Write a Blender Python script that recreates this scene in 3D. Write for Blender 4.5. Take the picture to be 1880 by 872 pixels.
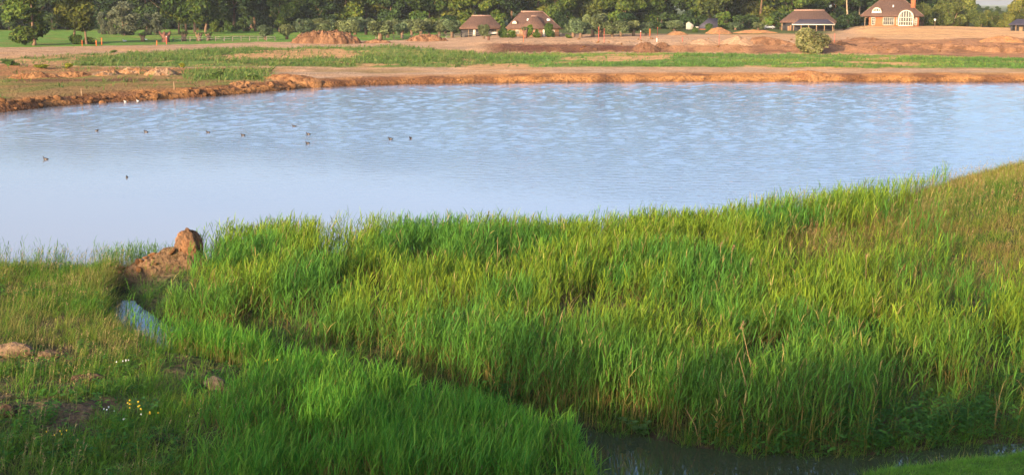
import bpy, math, random
import numpy as np
from mathutils import Vector, Matrix

for o in list(bpy.data.objects): bpy.data.objects.remove(o)
scene = bpy.context.scene
C = scene.collection
R = math.radians

# ------------------------------------------------------------------ camera, sky, sun, exposure
CAM_Z, PITCH, FPX = 11.0, R(9.35), 2600.0          # photo is 1880 px wide
cam_d = bpy.data.cameras.new('camera')
cam_d.sensor_width = 36.0
cam_d.lens = 36.0 * FPX / 1880.0
cam_d.clip_start, cam_d.clip_end = 0.1, 20000
cam = bpy.data.objects.new('camera', cam_d)
cam.location = (0, 0, CAM_Z)
cam.rotation_euler = (R(90) - PITCH, 0, 0)
C.objects.link(cam)
scene.camera = cam

SUN_EL, SUN_OFF = R(12.5), R(30)                   # low evening sun, behind the camera to the left
SUN_POS = Vector((-math.sin(SUN_OFF) * math.cos(SUN_EL), -math.cos(SUN_OFF) * math.cos(SUN_EL), math.sin(SUN_EL)))
world = bpy.data.worlds.new('World')
scene.world = world
world.use_nodes = True
wn, wl = world.node_tree.nodes, world.node_tree.links
sky = wn.new('ShaderNodeTexSky')
sky.sky_type = 'NISHITA'
sky.sun_disc = False
sky.sun_elevation = SUN_EL
sky.sun_rotation = math.atan2(SUN_POS.x, SUN_POS.y)
sky.air_density, sky.dust_density, sky.ozone_density = 0.6, 3.8, 1.9
wl.new(sky.outputs[0], wn['Background'].inputs[0])
wn['Background'].inputs[1].default_value = 0.13
sun_d = bpy.data.lights.new('sun', 'SUN')
sun_d.energy, sun_d.angle, sun_d.color = 2.5, R(0.6), (1.0, 0.74, 0.44)
sun = bpy.data.objects.new('sun', sun_d)
sun.rotation_euler = (-SUN_POS).to_track_quat('-Z', 'Y').to_euler()
C.objects.link(sun)
scene.view_settings.view_transform = 'Standard'
scene.view_settings.look = 'None'
scene.view_settings.exposure = 1.82
scene.view_settings.gamma = 1.0
scene.render.engine = 'CYCLES'
scene.cycles.max_bounces = 5
scene.cycles.diffuse_bounces = 3
scene.cycles.transparent_max_bounces = 4

# ------------------------------------------------------------------ helpers
rng = np.random.default_rng(7)

def lerp(a, b, t): return a + (b - a) * t
def sstep(a, b, x):
    t = np.clip((x - a) / (b - a), 0, 1)
    return t * t * (3 - 2 * t)
def _hash(ix, iy, seed):
    h = (ix.astype(np.int64) * 374761393 + iy.astype(np.int64) * 668265263 + seed * 974634777) & 0x7fffffff
    h = ((h ^ (h >> 13)) * 1274126177) & 0x7fffffff
    h = h ^ (h >> 16)
    return (h & 0xffff) / 65535.0
def vnoise(x, y, seed=0):
    x, y = np.asarray(x, float), np.asarray(y, float)
    x0, y0 = np.floor(x), np.floor(y)
    fx, fy = x - x0, y - y0
    fx, fy = fx * fx * (3 - 2 * fx), fy * fy * (3 - 2 * fy)
    a, b = _hash(x0, y0, seed), _hash(x0 + 1, y0, seed)
    c, d = _hash(x0, y0 + 1, seed), _hash(x0 + 1, y0 + 1, seed)
    return lerp(lerp(a, b, fx), lerp(c, d, fx), fy)
def fbm(x, y, seed=0, octaves=4):
    s, a, t = 0, 1.0, 0
    for i in range(octaves):
        s = s + a * vnoise(np.asarray(x) * 2 ** i, np.asarray(y) * 2 ** i, seed + i * 17)
        t += a; a *= 0.5
    return s / t

CT, ST = math.cos(PITCH), math.sin(PITCH)
def project(x, y, z):                                # world -> photo pixel
    dz = z - CAM_Z
    dep = y * CT - dz * ST
    return 940 + FPX * x / dep, 436 - FPX * (y * ST + dz * CT) / dep
def ray(px, py):
    u, v = (px - 940) / FPX, (436 - py) / FPX
    return np.array([u, CT + v * ST, -ST + v * CT])
def on_plane(px, py, z=0.0):
    d = ray(px, py); t = (z - CAM_Z) / d[2]
    return d * t + np.array([0, 0, CAM_Z])

class Geo:
    """collects verts / quads / tris / colours, then links them as ONE mesh object"""
    def __init__(self): self.v, self.q, self.t, self.c, self.n, self.poly = [], [], [], [], 0, []
    def add(self, v, q=None, t=None, c=None, poly=None):
        v = np.asarray(v, float).reshape(-1, 3)
        self.v.append(v)
        if q is not None and len(q): self.q.append(np.asarray(q, np.int64).reshape(-1, 4) + self.n)
        if t is not None and len(t): self.t.append(np.asarray(t, np.int64).reshape(-1, 3) + self.n)
        if poly:
            for p in poly: self.poly.append([i + self.n for i in p])
        if c is None: c = np.ones((len(v), 3))
        c = np.asarray(c, float)
        if c.ndim == 1: c = np.tile(c, (len(v), 1))
        self.c.append(c)
        self.n += len(v)
    def box(self, x0, x1, y0, y1, z0, z1):
        v = [(x, y, z) for z in (z0, z1) for y in (y0, y1) for x in (x0, x1)]
        self.add(v, q=[(0, 2, 3, 1), (4, 5, 7, 6), (0, 1, 5, 4), (2, 6, 7, 3), (0, 4, 6, 2), (1, 3, 7, 5)])
    def tube(self, pts, radii, sides=6, squash=1.0, cap=True, c=None):
        pts = [Vector(p) for p in pts]; vs = []
        up = Vector((0.13, 0.21, 1)).normalized()
        for i, p in enumerate(pts):
            d = (pts[min(i + 1, len(pts) - 1)] - pts[max(i - 1, 0)]).normalized()
            ref = up if abs(d.dot(up)) < 0.95 else Vector((0.9, 0.3, 0.1)).normalized()
            a = d.cross(ref).normalized(); b = a.cross(d).normalized()
            for k in range(sides):
                th = 2 * math.pi * k / sides
                vs.append(p + a * math.cos(th) * radii[i] + b * math.sin(th) * radii[i] * squash)
        n = len(pts); q = []
        for i in range(n - 1):
            for k in range(sides):
                k2 = (k + 1) % sides
                q.append((i * sides + k, i * sides + k2, (i + 1) * sides + k2, (i + 1) * sides + k))
        poly = [list(range(sides))[::-1], [(n - 1) * sides + k for k in range(sides)]] if cap else None
        self.add([tuple(v) for v in vs], q=q, poly=poly, c=c)
    def mesh(self, name, smooth=False, colors=True):
        V = np.concatenate(self.v)
        me = bpy.data.meshes.new(name)
        Q = np.concatenate(self.q) if self.q else np.zeros((0, 4), np.int64)
        T = np.concatenate(self.t) if self.t else np.zeros((0, 3), np.int64)
        pl = [i for p in self.poly for i in p]
        lens = np.concatenate([np.full(len(Q), 4), np.full(len(T), 3), np.array([len(p) for p in self.poly], int)]).astype(np.int32)
        loops = np.concatenate([Q.ravel(), T.ravel(), np.array(pl, np.int64)]).astype(np.int32)
        starts = np.concatenate([[0], np.cumsum(lens)[:-1]]).astype(np.int32)
        me.vertices.add(len(V)); me.vertices.foreach_set('co', V.astype(np.float32).ravel())
        me.loops.add(len(loops)); me.loops.foreach_set('vertex_index', loops)
        me.polygons.add(len(lens)); me.polygons.foreach_set('loop_start', starts)
        try: me.polygons.foreach_set('loop_total', lens)
        except Exception: pass
        if smooth: me.polygons.foreach_set('use_smooth', np.ones(len(lens), bool))
        me.update(calc_edges=True)
        if colors:
            a = me.color_attributes.new('col', 'FLOAT_COLOR', 'POINT')
            cc = np.concatenate(self.c); cc = np.concatenate([cc, np.ones((len(cc), 1))], 1)
            a.data.foreach_set('color', cc.astype(np.float32).ravel())
        return me
    def build(self, name, mat, parent=None, smooth=False, colors=True):
        return link(name, self.mesh(name, smooth, colors), mat, parent)

def link(name, me, mat=None, parent=None):
    o = bpy.data.objects.new(name, me); C.objects.link(o)
    if mat and not me.materials: me.materials.append(mat)
    if parent: o.parent = parent
    return o
def tag(o, label=None, cat=None, group=None, kind=None):
    if label: o['label'] = label
    if cat: o['category'] = cat
    if group: o['group'] = group
    if kind: o['kind'] = kind
    return o
def empty(name, loc, rz=0, s=1):
    o = bpy.data.objects.new(name, None); C.objects.link(o)
    o.location = tuple(loc); o.rotation_euler = (0, 0, rz); o.scale = (s, s, s) if not hasattr(s, '__len__') else s
    o.empty_display_size = 0.3
    return o

# ------------------------------------------------------------------ materials
def new_mat(name):
    m = bpy.data.materials.new(name); m.use_nodes = True
    nt = m.node_tree
    return m, nt.nodes, nt.links, nt.nodes['Principled BSDF']
def set_spec(b, v):
    for k in ('Specular IOR Level', 'Specular'):
        if k in b.inputs: b.inputs[k].default_value = v; return
def mat_plain(name, col, rough=0.8, scale=3.0, amt=0.3, bump=0.0, stretch=(1, 1, 1), spec=0.3, metal=0):
    m, n, l, b = new_mat(name)
    tc = n.new('ShaderNodeTexCoord'); mp = n.new('ShaderNodeMapping'); mp.inputs['Scale'].default_value = stretch
    ns = n.new('ShaderNodeTexNoise'); ns.inputs['Scale'].default_value = scale; ns.inputs['Detail'].default_value = 5
    l.new(tc.outputs['Object'], mp.inputs[0]); l.new(mp.outputs[0], ns.inputs['Vector'])
    rp = n.new('ShaderNodeValToRGB')
    rp.color_ramp.elements[0].position, rp.color_ramp.elements[1].position = 0.3, 0.72
    rp.color_ramp.elements[0].color = (*[c * (1 - amt) for c in col], 1)
    rp.color_ramp.elements[1].color = (*[min(1, c * (1 + amt)) for c in col], 1)
    l.new(ns.outputs['Fac'], rp.inputs[0]); l.new(rp.outputs[0], b.inputs['Base Color'])
    b.inputs['Roughness'].default_value = rough; set_spec(b, spec); b.inputs['Metallic'].default_value = metal
    if bump:
        bp = n.new('ShaderNodeBump'); bp.inputs['Strength'].default_value = bump; bp.inputs['Distance'].default_value = 0.1
        l.new(ns.outputs['Fac'], bp.inputs['Height']); l.new(bp.outputs[0], b.inputs['Normal'])
    return m
def mat_brick(name, c1, c2, mortar, scale=1.0):
    m, n, l, b = new_mat(name)
    tc = n.new('ShaderNodeTexCoord'); mp = n.new('ShaderNodeMapping'); mp.inputs['Rotation'].default_value = (R(90), 0, 0)
    br = n.new('ShaderNodeTexBrick'); br.inputs['Scale'].default_value = scale
    br.inputs['Color1'].default_value = (*c1, 1); br.inputs['Color2'].default_value = (*c2, 1); br.inputs['Mortar'].default_value = (*mortar, 1)
    br.inputs['Brick Width'].default_value = 0.22; br.inputs['Row Height'].default_value = 0.07; br.inputs['Mortar Size'].default_value = 0.005
    l.new(tc.outputs['Object'], mp.inputs[0]); l.new(mp.outputs[0], br.inputs['Vector']); l.new(br.outputs['Color'], b.inputs['Base Color'])
    b.inputs['Roughness'].default_value = 0.85
    return m
def mat_leaf(name, transl=0.3, rough=0.6, obj_var=0.0, spec=0.25, gain=1.0, tint=(1, 1, 1)):
    """foliage: colour from the mesh, small per-object variation, part of the light passes through"""
    m, n, l, b = new_mat(name)
    at = n.new('ShaderNodeAttribute'); at.attribute_name = 'col'
    src = at.outputs['Color']
    mul = n.new('ShaderNodeMix'); mul.data_type = 'RGBA'; mul.blend_type = 'MULTIPLY'; mul.inputs['Factor'].default_value = 1
    l.new(src, mul.inputs['A'])
    if obj_var:
        oi = n.new('ShaderNodeObjectInfo'); rp = n.new('ShaderNodeValToRGB')
        e = rp.color_ramp.elements
        lo, hi = 1 - obj_var, 1 + obj_var
        e[0].color = (lo * 0.85 * tint[0], lo * tint[1], lo * 1.1 * tint[2], 1); e[1].color = (hi * 1.1 * tint[0], hi * tint[1], hi * 0.85 * tint[2], 1)
        l.new(oi.outputs['Random'], rp.inputs[0]); l.new(rp.outputs[0], mul.inputs['B'])
    else: mul.inputs['B'].default_value = (gain * tint[0], gain * tint[1], gain * tint[2], 1)
    res = mul.outputs['Result']
    l.new(res, b.inputs['Base Color']); b.inputs['Roughness'].default_value = rough; set_spec(b, spec)
    tr = n.new('ShaderNodeBsdfTranslucent'); l.new(res, tr.inputs['Color'])
    mx = n.new('ShaderNodeMixShader'); mx.inputs[0].default_value = transl
    l.new(b.outputs[0], mx.inputs[1]); l.new(tr.outputs[0], mx.inputs[2])
    l.new(mx.outputs[0], n['Material Output'].inputs['Surface'])
    return m
def mat_ground(name, sc=(0.35, 2.2, 9.0), bump=1.0):
    m, n, l, b = new_mat(name)
    at = n.new('ShaderNodeAttribute'); at.attribute_name = 'col'
    geo = n.new('ShaderNodeNewGeometry')
    cur = at.outputs['Color']; h = None
    for i, (s, lo, hi) in enumerate(((sc[0], 0.75, 1.2), (sc[1], 0.72, 1.25), (sc[2], 0.7, 1.25))):
        ns = n.new('ShaderNodeTexNoise'); ns.inputs['Scale'].default_value = s; ns.inputs['Detail'].default_value = 4
        l.new(geo.outputs['Position'], ns.inputs['Vector'])
        mr = n.new('ShaderNodeMapRange'); mr.inputs['From Min'].default_value = 0.3; mr.inputs['From Max'].default_value = 0.7
        mr.inputs['To Min'].default_value = lo; mr.inputs['To Max'].default_value = hi
        l.new(ns.outputs['Fac'], mr.inputs['Value'])
        mu = n.new('ShaderNodeMix'); mu.data_type = 'RGBA'; mu.blend_type = 'MULTIPLY'; mu.inputs['Factor'].default_value = 1
        l.new(cur, mu.inputs['A']); l.new(mr.outputs[0], mu.inputs['B']); cur = mu.outputs['Result']
        if i == 1: h = ns
    l.new(cur, b.inputs['Base Color']); b.inputs['Roughness'].default_value = 0.95; set_spec(b, 0.1)
    if 'Diffuse Roughness' in b.inputs: b.inputs['Diffuse Roughness'].default_value = 1.0
    bp = n.new('ShaderNodeBump'); bp.inputs['Strength'].default_value = bump; bp.inputs['Distance'].default_value = 0.6
    l.new(h.outputs['Fac'], bp.inputs['Height']); l.new(bp.outputs[0], b.inputs['Normal'])
    return m
def mat_water(name, body, deep=None):
    m, n, l, b = new_mat(name)
    b.inputs['Base Color'].default_value = (*body, 1)
    b.inputs['Roughness'].default_value = 0.02; b.inputs['IOR'].default_value = 1.333
    geo = n.new('ShaderNodeNewGeometry')
    def noise(scale, st, det, rot=0):
        mp = n.new('ShaderNodeMapping'); mp.inputs['Scale'].default_value = st; mp.inputs['Rotation'].default_value = (0, 0, rot)
        ns = n.new('ShaderNodeTexNoise'); ns.inputs['Scale'].default_value = scale; ns.inputs['Detail'].default_value = det
        l.new(geo.outputs['Position'], mp.inputs[0]); l.new(mp.outputs[0], ns.inputs['Vector']); return ns.outputs['Fac']
    def math_(op, a, bb):
        k = n.new('ShaderNodeMath'); k.operation = op
        for i, s in enumerate((a, bb)):
            if isinstance(s, (int, float)): k.inputs[i].default_value = s
            else: l.new(s, k.inputs[i])
        return k.outputs[0]
    # wind-ruffled open water; calm lee close to the near bank and in the ditch
    sep = n.new('ShaderNodeSeparateXYZ'); l.new(geo.outputs['Position'], sep.inputs[0])
    edge = math_('ADD', sep.outputs['Y'], math_('MULTIPLY', sep.outputs['X'], 0.75))
    edge = math_('ADD', edge, math_('MULTIPLY', math_('SUBTRACT', noise(0.035, (1, 1, 1), 2), 0.5), 60))
    mr = n.new('ShaderNodeMapRange'); mr.interpolation_type = 'SMOOTHSTEP'
    mr.inputs['From Min'].default_value = 52; mr.inputs['From Max'].default_value = 112
    mr.inputs['To Min'].default_value = 0.0; mr.inputs['To Max'].default_value = 1.0
    l.new(edge, mr.inputs['Value'])
    d2 = n.new('ShaderNodeMapRange'); d2.interpolation_type = 'SMOOTHSTEP'
    d2.inputs['From Min'].default_value = 56; d2.inputs['From Max'].default_value = 85
    d2.inputs['To Min'].default_value = 0.0; d2.inputs['To Max'].default_value = 1.0
    l.new(sep.outputs['Y'], d2.inputs['Value'])
    if deep:   # pale sky reflection painted into the silty near water, bluer farther out
        mxc = n.new('ShaderNodeMix'); mxc.data_type = 'RGBA'; mxc.inputs['A'].default_value = (*body, 1); mxc.inputs['B'].default_value = (*deep, 1)
        l.new(mr.outputs[0], mxc.inputs['Factor']); l.new(mxc.outputs['Result'], b.inputs['Base Color'])
    amp = math_('ADD', math_('MULTIPLY', math_('MULTIPLY', mr.outputs[0], d2.outputs[0]), WAVE_AMP), 0.0012)
    h = math_('ADD', noise(2.0, (0.6, 1.2, 1), 3, R(8)), math_('MULTIPLY', noise(4.5, (0.7, 1.4, 1), 2, R(-6)), 0.4))
    h = math_('MULTIPLY', h, amp)
    bp = n.new('ShaderNodeBump'); bp.inputs['Strength'].default_value = 1; bp.inputs['Distance'].default_value = 1.0
    l.new(h, bp.inputs['Height']); l.new(bp.outputs[0], b.inputs['Normal'])
    return m
WAVE_AMP = 0.026
HAZE = 0.00007
M = {
    'ground': mat_ground('ground_soil'),
    'clod': mat_ground('clod_earth', (1.2, 4.0, 11.0), 0.5),
    'water': mat_water('lake_water', (0.38, 0.33, 0.27), (0.21, 0.235, 0.265)),
    'ditch': mat_water('ditch_water', (0.04, 0.05, 0.026)),
    'reed': mat_leaf('reed_leaf', 0.42, 0.6, spec=0.14, gain=1.2, tint=(.95, 1.06, .8)),
    'grass': mat_leaf('grass_blade', 0.42, 0.65, spec=.12, gain=1.2, tint=(.95, 1.08, .8)),
    'tuft': mat_leaf('far_grass', 0.25, 0.7),
    'crown': mat_leaf('tree_leaf', 0.3, 0.65, obj_var=0.22, tint=(1.05, 1.04, .8), spec=.1),
    'willow': mat_leaf('willow_leaf', 0.25, 0.6, obj_var=0.1, tint=(1.1, 1.1, 1.1)),
    'bark': mat_plain('tree_bark', (0.17, 0.105, 0.062), 0.95, 2.5, 0.45, 0.5, (1, 1, 0.25)),
    'bark_pale': mat_plain('pale_bark', (0.34, 0.25, 0.16), 0.95, 2.5, 0.4, 0.4, (1, 1, 0.25)),
    'thatch': mat_plain('thatch_reed', (0.108, 0.058, 0.040), 0.95, 1.4, 0.28, 0.5, (2.2, 2.2, 0.5)),
    'ridge': mat_plain('ridge_tile', (0.22, 0.13, 0.095), 0.85, 3.0, 0.25),
    'slate': mat_plain('slate_roof', (0.05, 0.042, 0.055), 0.7, 2.0, 0.3),
    'brick': mat_brick('red_brick', (0.34, 0.092, 0.024), (0.29, 0.072, 0.019), (0.26, 0.12, 0.06)),
    'brick_pale': mat_brick('buff_brick', (0.28, 0.14, 0.065), (0.24, 0.11, 0.05), (0.24, 0.16, 0.1)),
    'cream': mat_plain('cream_paint', (0.52, 0.47, 0.36), 0.6, 2.0, 0.08),
    'whitewash': mat_plain('white_render', (0.34, 0.3, 0.23), 0.85, 1.2, 0.12),
    'glass': mat_plain('window_glass', (0.06, 0.055, 0.05), 0.12, 1.0, 0.2, spec=0.5),
    'tar': mat_plain('tarred_boards', (0.030, 0.027, 0.028), 0.85, 2.0, 0.35, 0.3, (4, 4, 0.3)),
    'timber': mat_plain('oak_timber', (0.22, 0.14, 0.075), 0.85, 3.0, 0.3, 0.3, (3, 3, 0.4)),
    'weathered': mat_plain('weathered_wood', (0.17, 0.14, 0.11), 0.9, 4.0, 0.3),
    'orange': mat_plain('orange_marker', (0.60, 0.13, 0.03), 0.7, 4.0, 0.15),
    'pink': mat_plain('red_marker', (0.52, 0.085, 0.06), 0.7, 4.0, 0.15),
    'white': mat_plain('white_paint', (0.5, 0.49, 0.46), 0.6, 4.0, 0.08),
    'rubber': mat_plain('tyre_rubber', (0.02, 0.02, 0.02), 0.8),
    'car_red': mat_plain('car_red_paint', (0.32, 0.035, 0.025), 0.35, 2.0, 0.05, spec=0.5),
    'duck': mat_plain('duck_feathers', (0.028, 0.019, 0.015), 0.7, 14.0, 0.5),
    'duck_flank': mat_plain('duck_flank_feathers', (0.24, 0.2, 0.17), 0.8, 14.0, 0.3),
    'bill': mat_plain('duck_bill', (0.12, 0.12, 0.13), 0.5),
    'straw': mat_plain('dry_reed_straw', (0.34, 0.21, 0.095), 0.8, 12.0, 0.25),
    'plume': mat_plain('reed_plume', (0.36, 0.21, 0.115), 0.95, 20.0, 0.3),
    'yellow': mat_plain('yellow_petals', (0.72, 0.50, 0.02), 0.6, 20.0, 0.15),
    'petal_white': mat_plain('white_petals', (0.78, 0.78, 0.72), 0.6, 20.0, 0.08),
    'lamp_white': mat_plain('lamp_hood', (0.7, 0.68, 0.6), 0.5),
}

# ------------------------------------------------------------------ terrain height (world metres, lake level = 0)
def tab(pts): a = np.array(pts, float); return a[:, 0], a[:, 1]
EFAR = tab([(-40, 66), (-16.2, 55.6), (-15.3, 54.4), (-13.4, 50.6), (-11.9, 47.9), (-8.1, 45.0), (-3.8, 40.4), (0.87, 36.6), (3, 35.4), (6, 33.6), (9, 33.6), (11.9, 34.7), (20, 35.6), (60, 37)])
ENEAR = tab([(-40, 66), (-15.6, 55.4), (-14.4, 50.2), (-13.2, 47.0), (-11.4, 44.6), (-8, 42.2), (-3.8, 38.2), (-0.5, 35.4), (1.2, 33.2), (1.9, 29.0), (6.9, 28.6), (8.3, 32.0), (12.3, 33.4), (20, 34.4), (60, 36)])
LAKE = tab([(-80, 62), (-25, 58.6), (-17.5, 57.4), (-14.5, 58.4), (-12, 61.5), (0, 63.5), (10, 67), (20, 76), (30, 84), (60, 100), (120, 130)])
CREST = tab([(-17, 0.35), (-14, 0.6), (-10, 0.7), (0, 0.8), (6, 1.0), (12, 1.3), (17, 1.35), (19, 1.7), (21, 2.3), (23, 2.85), (30, 3.9), (60, 6)])
_sh = [(-120, 222), (0, 207), (60, 200.5), (180, 190), (300, 183), (400, 177), (480, 170), (560, 163), (640, 158.5), (760, 155.5), (1000, 152), (1300, 150), (1500, 151), (1700, 151.5), (1880, 152)]
_pts = [on_plane(px, py) for px, py in _sh]
SHORE = tab([(-3, 95), (-0.8, 118)] + [(p[0] / p[1], p[1]) for p in _pts] + [(0.8, 195), (3, 170)])
ZL = tab([(100, 0.85), (200, 0.95), (226, 1.0), (290, 1.6), (360, 1.9), (430, 2.2), (700, 2.5), (9000, 2.5)])
ZR = tab([(100, 0.9), (200, 1.0), (226, 1.05), (289, 1.2), (296, 2.35), (360, 2.55), (430, 3.0), (700, 3.2), (9000, 3.2)])
_a, _b = on_plane(345, 470, .9), on_plane(190, 515, .2)
SPIT = ((_a[0], _a[1]), (_b[0], _b[1]))
def spit_w(x, y):
    A, B = SPIT; sx, sy = B[0] - A[0], B[1] - A[1]; k = np.clip(((x - A[0]) * sx + (y - A[1]) * sy) / (sx * sx + sy * sy), 0, 1)
    return np.exp(-(np.hypot(x - A[0] - k * sx, y - A[1] - k * sy) / .95) ** 2)
def height(x, y):
    x, y = np.asarray(x, float), np.asarray(y, float)
    # dike under and behind the camera
    dz = np.interp(y, [-70, -40, -11, -8, 1.0, 2.2, 28.5, 34], [0.3, 0.4, 9.0, 9.3, 9.3, 9.1, 0.55, -0.9])
    # near bank this side of the ditch
    en = np.interp(x, *ENEAR); ef = np.interp(x, *EFAR); lk = np.interp(x, *LAKE)
    lk = lk + 0.5 * (vnoise(x * 0.7, x * 0 + 3, 5) - 0.5)
    en = en + 0.35 * (vnoise(x * 1.1, x * 0 + 1, 6) - 0.5); ef = ef + 0.4 * (vnoise(x * 1.3, x * 0 + 2, 8) - 0.5)
    lim = np.where(x < -15.8, lk, np.minimum(en, lk))
    hn = 0.5 + 0.5 * (fbm(x * 0.22, y * 0.22, 11) - 0.5) + 0.28 * (fbm(x * 0.9, y * 0.9, 12) - 0.5) + 0.16 * sstep(-4, -14, x)
    near = np.where(y < lim, hn * sstep(0, 2.0, lim - y) - 0.05, -0.25 * (y - lim) - 0.05)
    near = np.where((x > 1.5) & (x < 8.6) & (y > 28), np.minimum(near, sstep(8.6, 8.0, x) * -0.9 + 0.2), near)
    lawn = 0.34 * sstep(0, 0.9, en - y) + 0.05
    near = np.where(x > 8.2, np.where(y < en, lawn, -0.4 * (y - en)), near)
    # bank between the ditch and the lake
    t = np.clip((y - ef) / np.maximum(lk - ef, 1), 0, 1)
    prof = np.interp(t, [0, 0.06, 0.4, 0.68, 0.85, 1], [0, 0.22, 0.62, 1.0, 0.75, 0])
    cr = np.interp(x, *CREST)
    mid = np.where((y > ef) & (y < lk), cr * prof * sstep(-15.9, -14.6, x) + 0.16 * (fbm(x * 0.6, y * 0.6, 13) - 0.5) * sstep(0, 0.15, t) * sstep(1, 0.9, t), -0.45 * np.maximum(ef - y, y - lk))
    mid = np.where(x < -15.9, -1, mid)
    z = np.maximum(np.maximum(dz, near), np.maximum(mid, -1.3))
    A, B = SPIT
    sx, sy = B[0] - A[0], B[1] - A[1]; k = np.clip(((x - A[0]) * sx + (y - A[1]) * sy) / (sx * sx + sy * sy), 0, 1)
    dd = np.hypot(x - A[0] - k * sx, y - A[1] - k * sy)
    spit = (1.3 * (1 - k) ** .95 + 0.36) * np.exp(-(dd / (0.95 + .3 * k)) ** 2) + 0.6 * (fbm(x * 2.2, y * 2.2, 14) - .5) * np.exp(-(dd / 1.2) ** 2)
    z = np.where(dd < 3, np.maximum(z, spit - 0.12), z)
    # far side of the lake
    a = x / np.maximum(y, 20.0)
    s = np.interp(a, *SHORE) + 2.2 * (fbm(x * 0.09, y * 0.02, 21) - 0.5) + 1.2 * (fbm(x * 0.5, y * 0.1, 22, 2) - 0.5)
    d = y - s
    px = 940 + FPX * a
    w = sstep(820, 940, px)
    base = np.interp(y, *ZL) * (1 - w) + np.interp(y + 3.0 * (fbm(x * 0.05, y * 0, 25) - 0.5), *ZR) * w
    # villa mound
    mz = np.interp(px, [1500, 1545, 1590, 1690, 1760, 1880, 2100], [0, 0.0, 1.25, 1.05, 0.8, 0.0, 0])
    base = base + mz * np.interp(y, [375, 428, 460, 520], [0, 1, 1, 0])
    lip = np.interp(d, [-6, 0, 0.5, 0.9, 2.2, 6.0], [-1.3, -0.05, 0.30, 0.62, 0.80, 1.0])
    rough = (fbm(x * 0.35, y * 0.35, 23) - 0.5)
    rough2 = (fbm(x * 0.12, y * 0.09, 24) - 0.5)
    lipz = np.where(d > 0, base * lip + (rough * np.interp(px, [500, 760], [1.0, .5]) * sstep(0.1, 0.9, d) * sstep(8, 2.5, d)) + rough2 * 0.45 * sstep(4, 14, d), lip)
    # churned strips of earth on the building site
    churn = sstep(286, 292, y) * sstep(345, 325, y) * w + 0.35 * sstep(20, 40, d) * sstep(300, 280, y) * (1 - w)
    lipz = lipz + churn * ((fbm(x * 0.28, y * 0.28, 26) - 0.45) * 0.8 + (fbm(x * 0.6, y * 0.5, 27, 2) - .5) * 0.9)
    z = np.maximum(z, np.where(y > 90, lipz, -1.3))
    return z
def ground_at(px, py, y0=28.0, y1=900.0):
    """first point of the terrain on the line of sight through a photo pixel"""
    d = ray(px, py)
    t = np.geomspace(y0, y1, 5000) / d[1]
    P = d[None] * t[:, None] + np.array([0, 0, CAM_Z])
    hit = np.nonzero(P[:, 2] <= height(P[:, 0], P[:, 1]))[0]
    return P[hit[0]] if len(hit) else P[-1]
def at_dist(px, dist):
    x = (px - 940) / FPX * (dist * CT + 9 * ST)
    return np.array([x, dist, float(height(x, dist))])
def seg_y(px, tbl): return np.interp(px, *tab(tbl))

# far-side ground cover: borders between the strips of sand, clay and grass
GLO = [(0, 118), (140, 123), (330, 125), (480, 124), (900, 124), (1880, 128)]
GUP = [(0, 108), (130, 99), (300, 94), (480, 86.5), (700, 84.5), (830, 90), (890, 98), (1000, 97), (1200, 96), (1500, 98), (1700, 101), (1880, 106)]
SUP = [(0, 89), (300, 83), (480, 78), (600, 76), (720, 75), (850, 69), (1030, 66), (1250, 64), (1430, 58), (1880, 45)]
def far_zone(x, y, z):
    """weights: clay lip, flat, green, sand, dirt, field"""
    px, py = project(x, y, z)
    a = x / np.maximum(y, 20.0); s = np.interp(a, *SHORE); d = y - s
    nz = (fbm(x * 0.08, y * 0.05, 31) - 0.5)
    py = py + nz * 7
    clay = sstep(9, 4, d + nz * 4) * (d > -4)
    green = sstep(0, 3, seg_y(px, GLO) - py) * sstep(0, 2.5, py - seg_y(px, GUP))
    leftflat = sstep(560, 430, px) * (py > seg_y(px, GLO))
    field = sstep(870, 800, px) * (py < seg_y(px, SUP))
    dirt = sstep(860, 930, px) * (py < seg_y(px, GUP)) * sstep(0, 2, py - np.interp(px, [860, 1200, 1450, 1560, 1880], [80, 82, 82, 71, 71]))
    wood = np.maximum(sstep(66, 62, py) * sstep(1560, 1500, px), sstep(470, 490, y))
    return px, py, d, clay, green, leftflat, field, dirt, wood, nz
def col(*c): return np.array(c)
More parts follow.
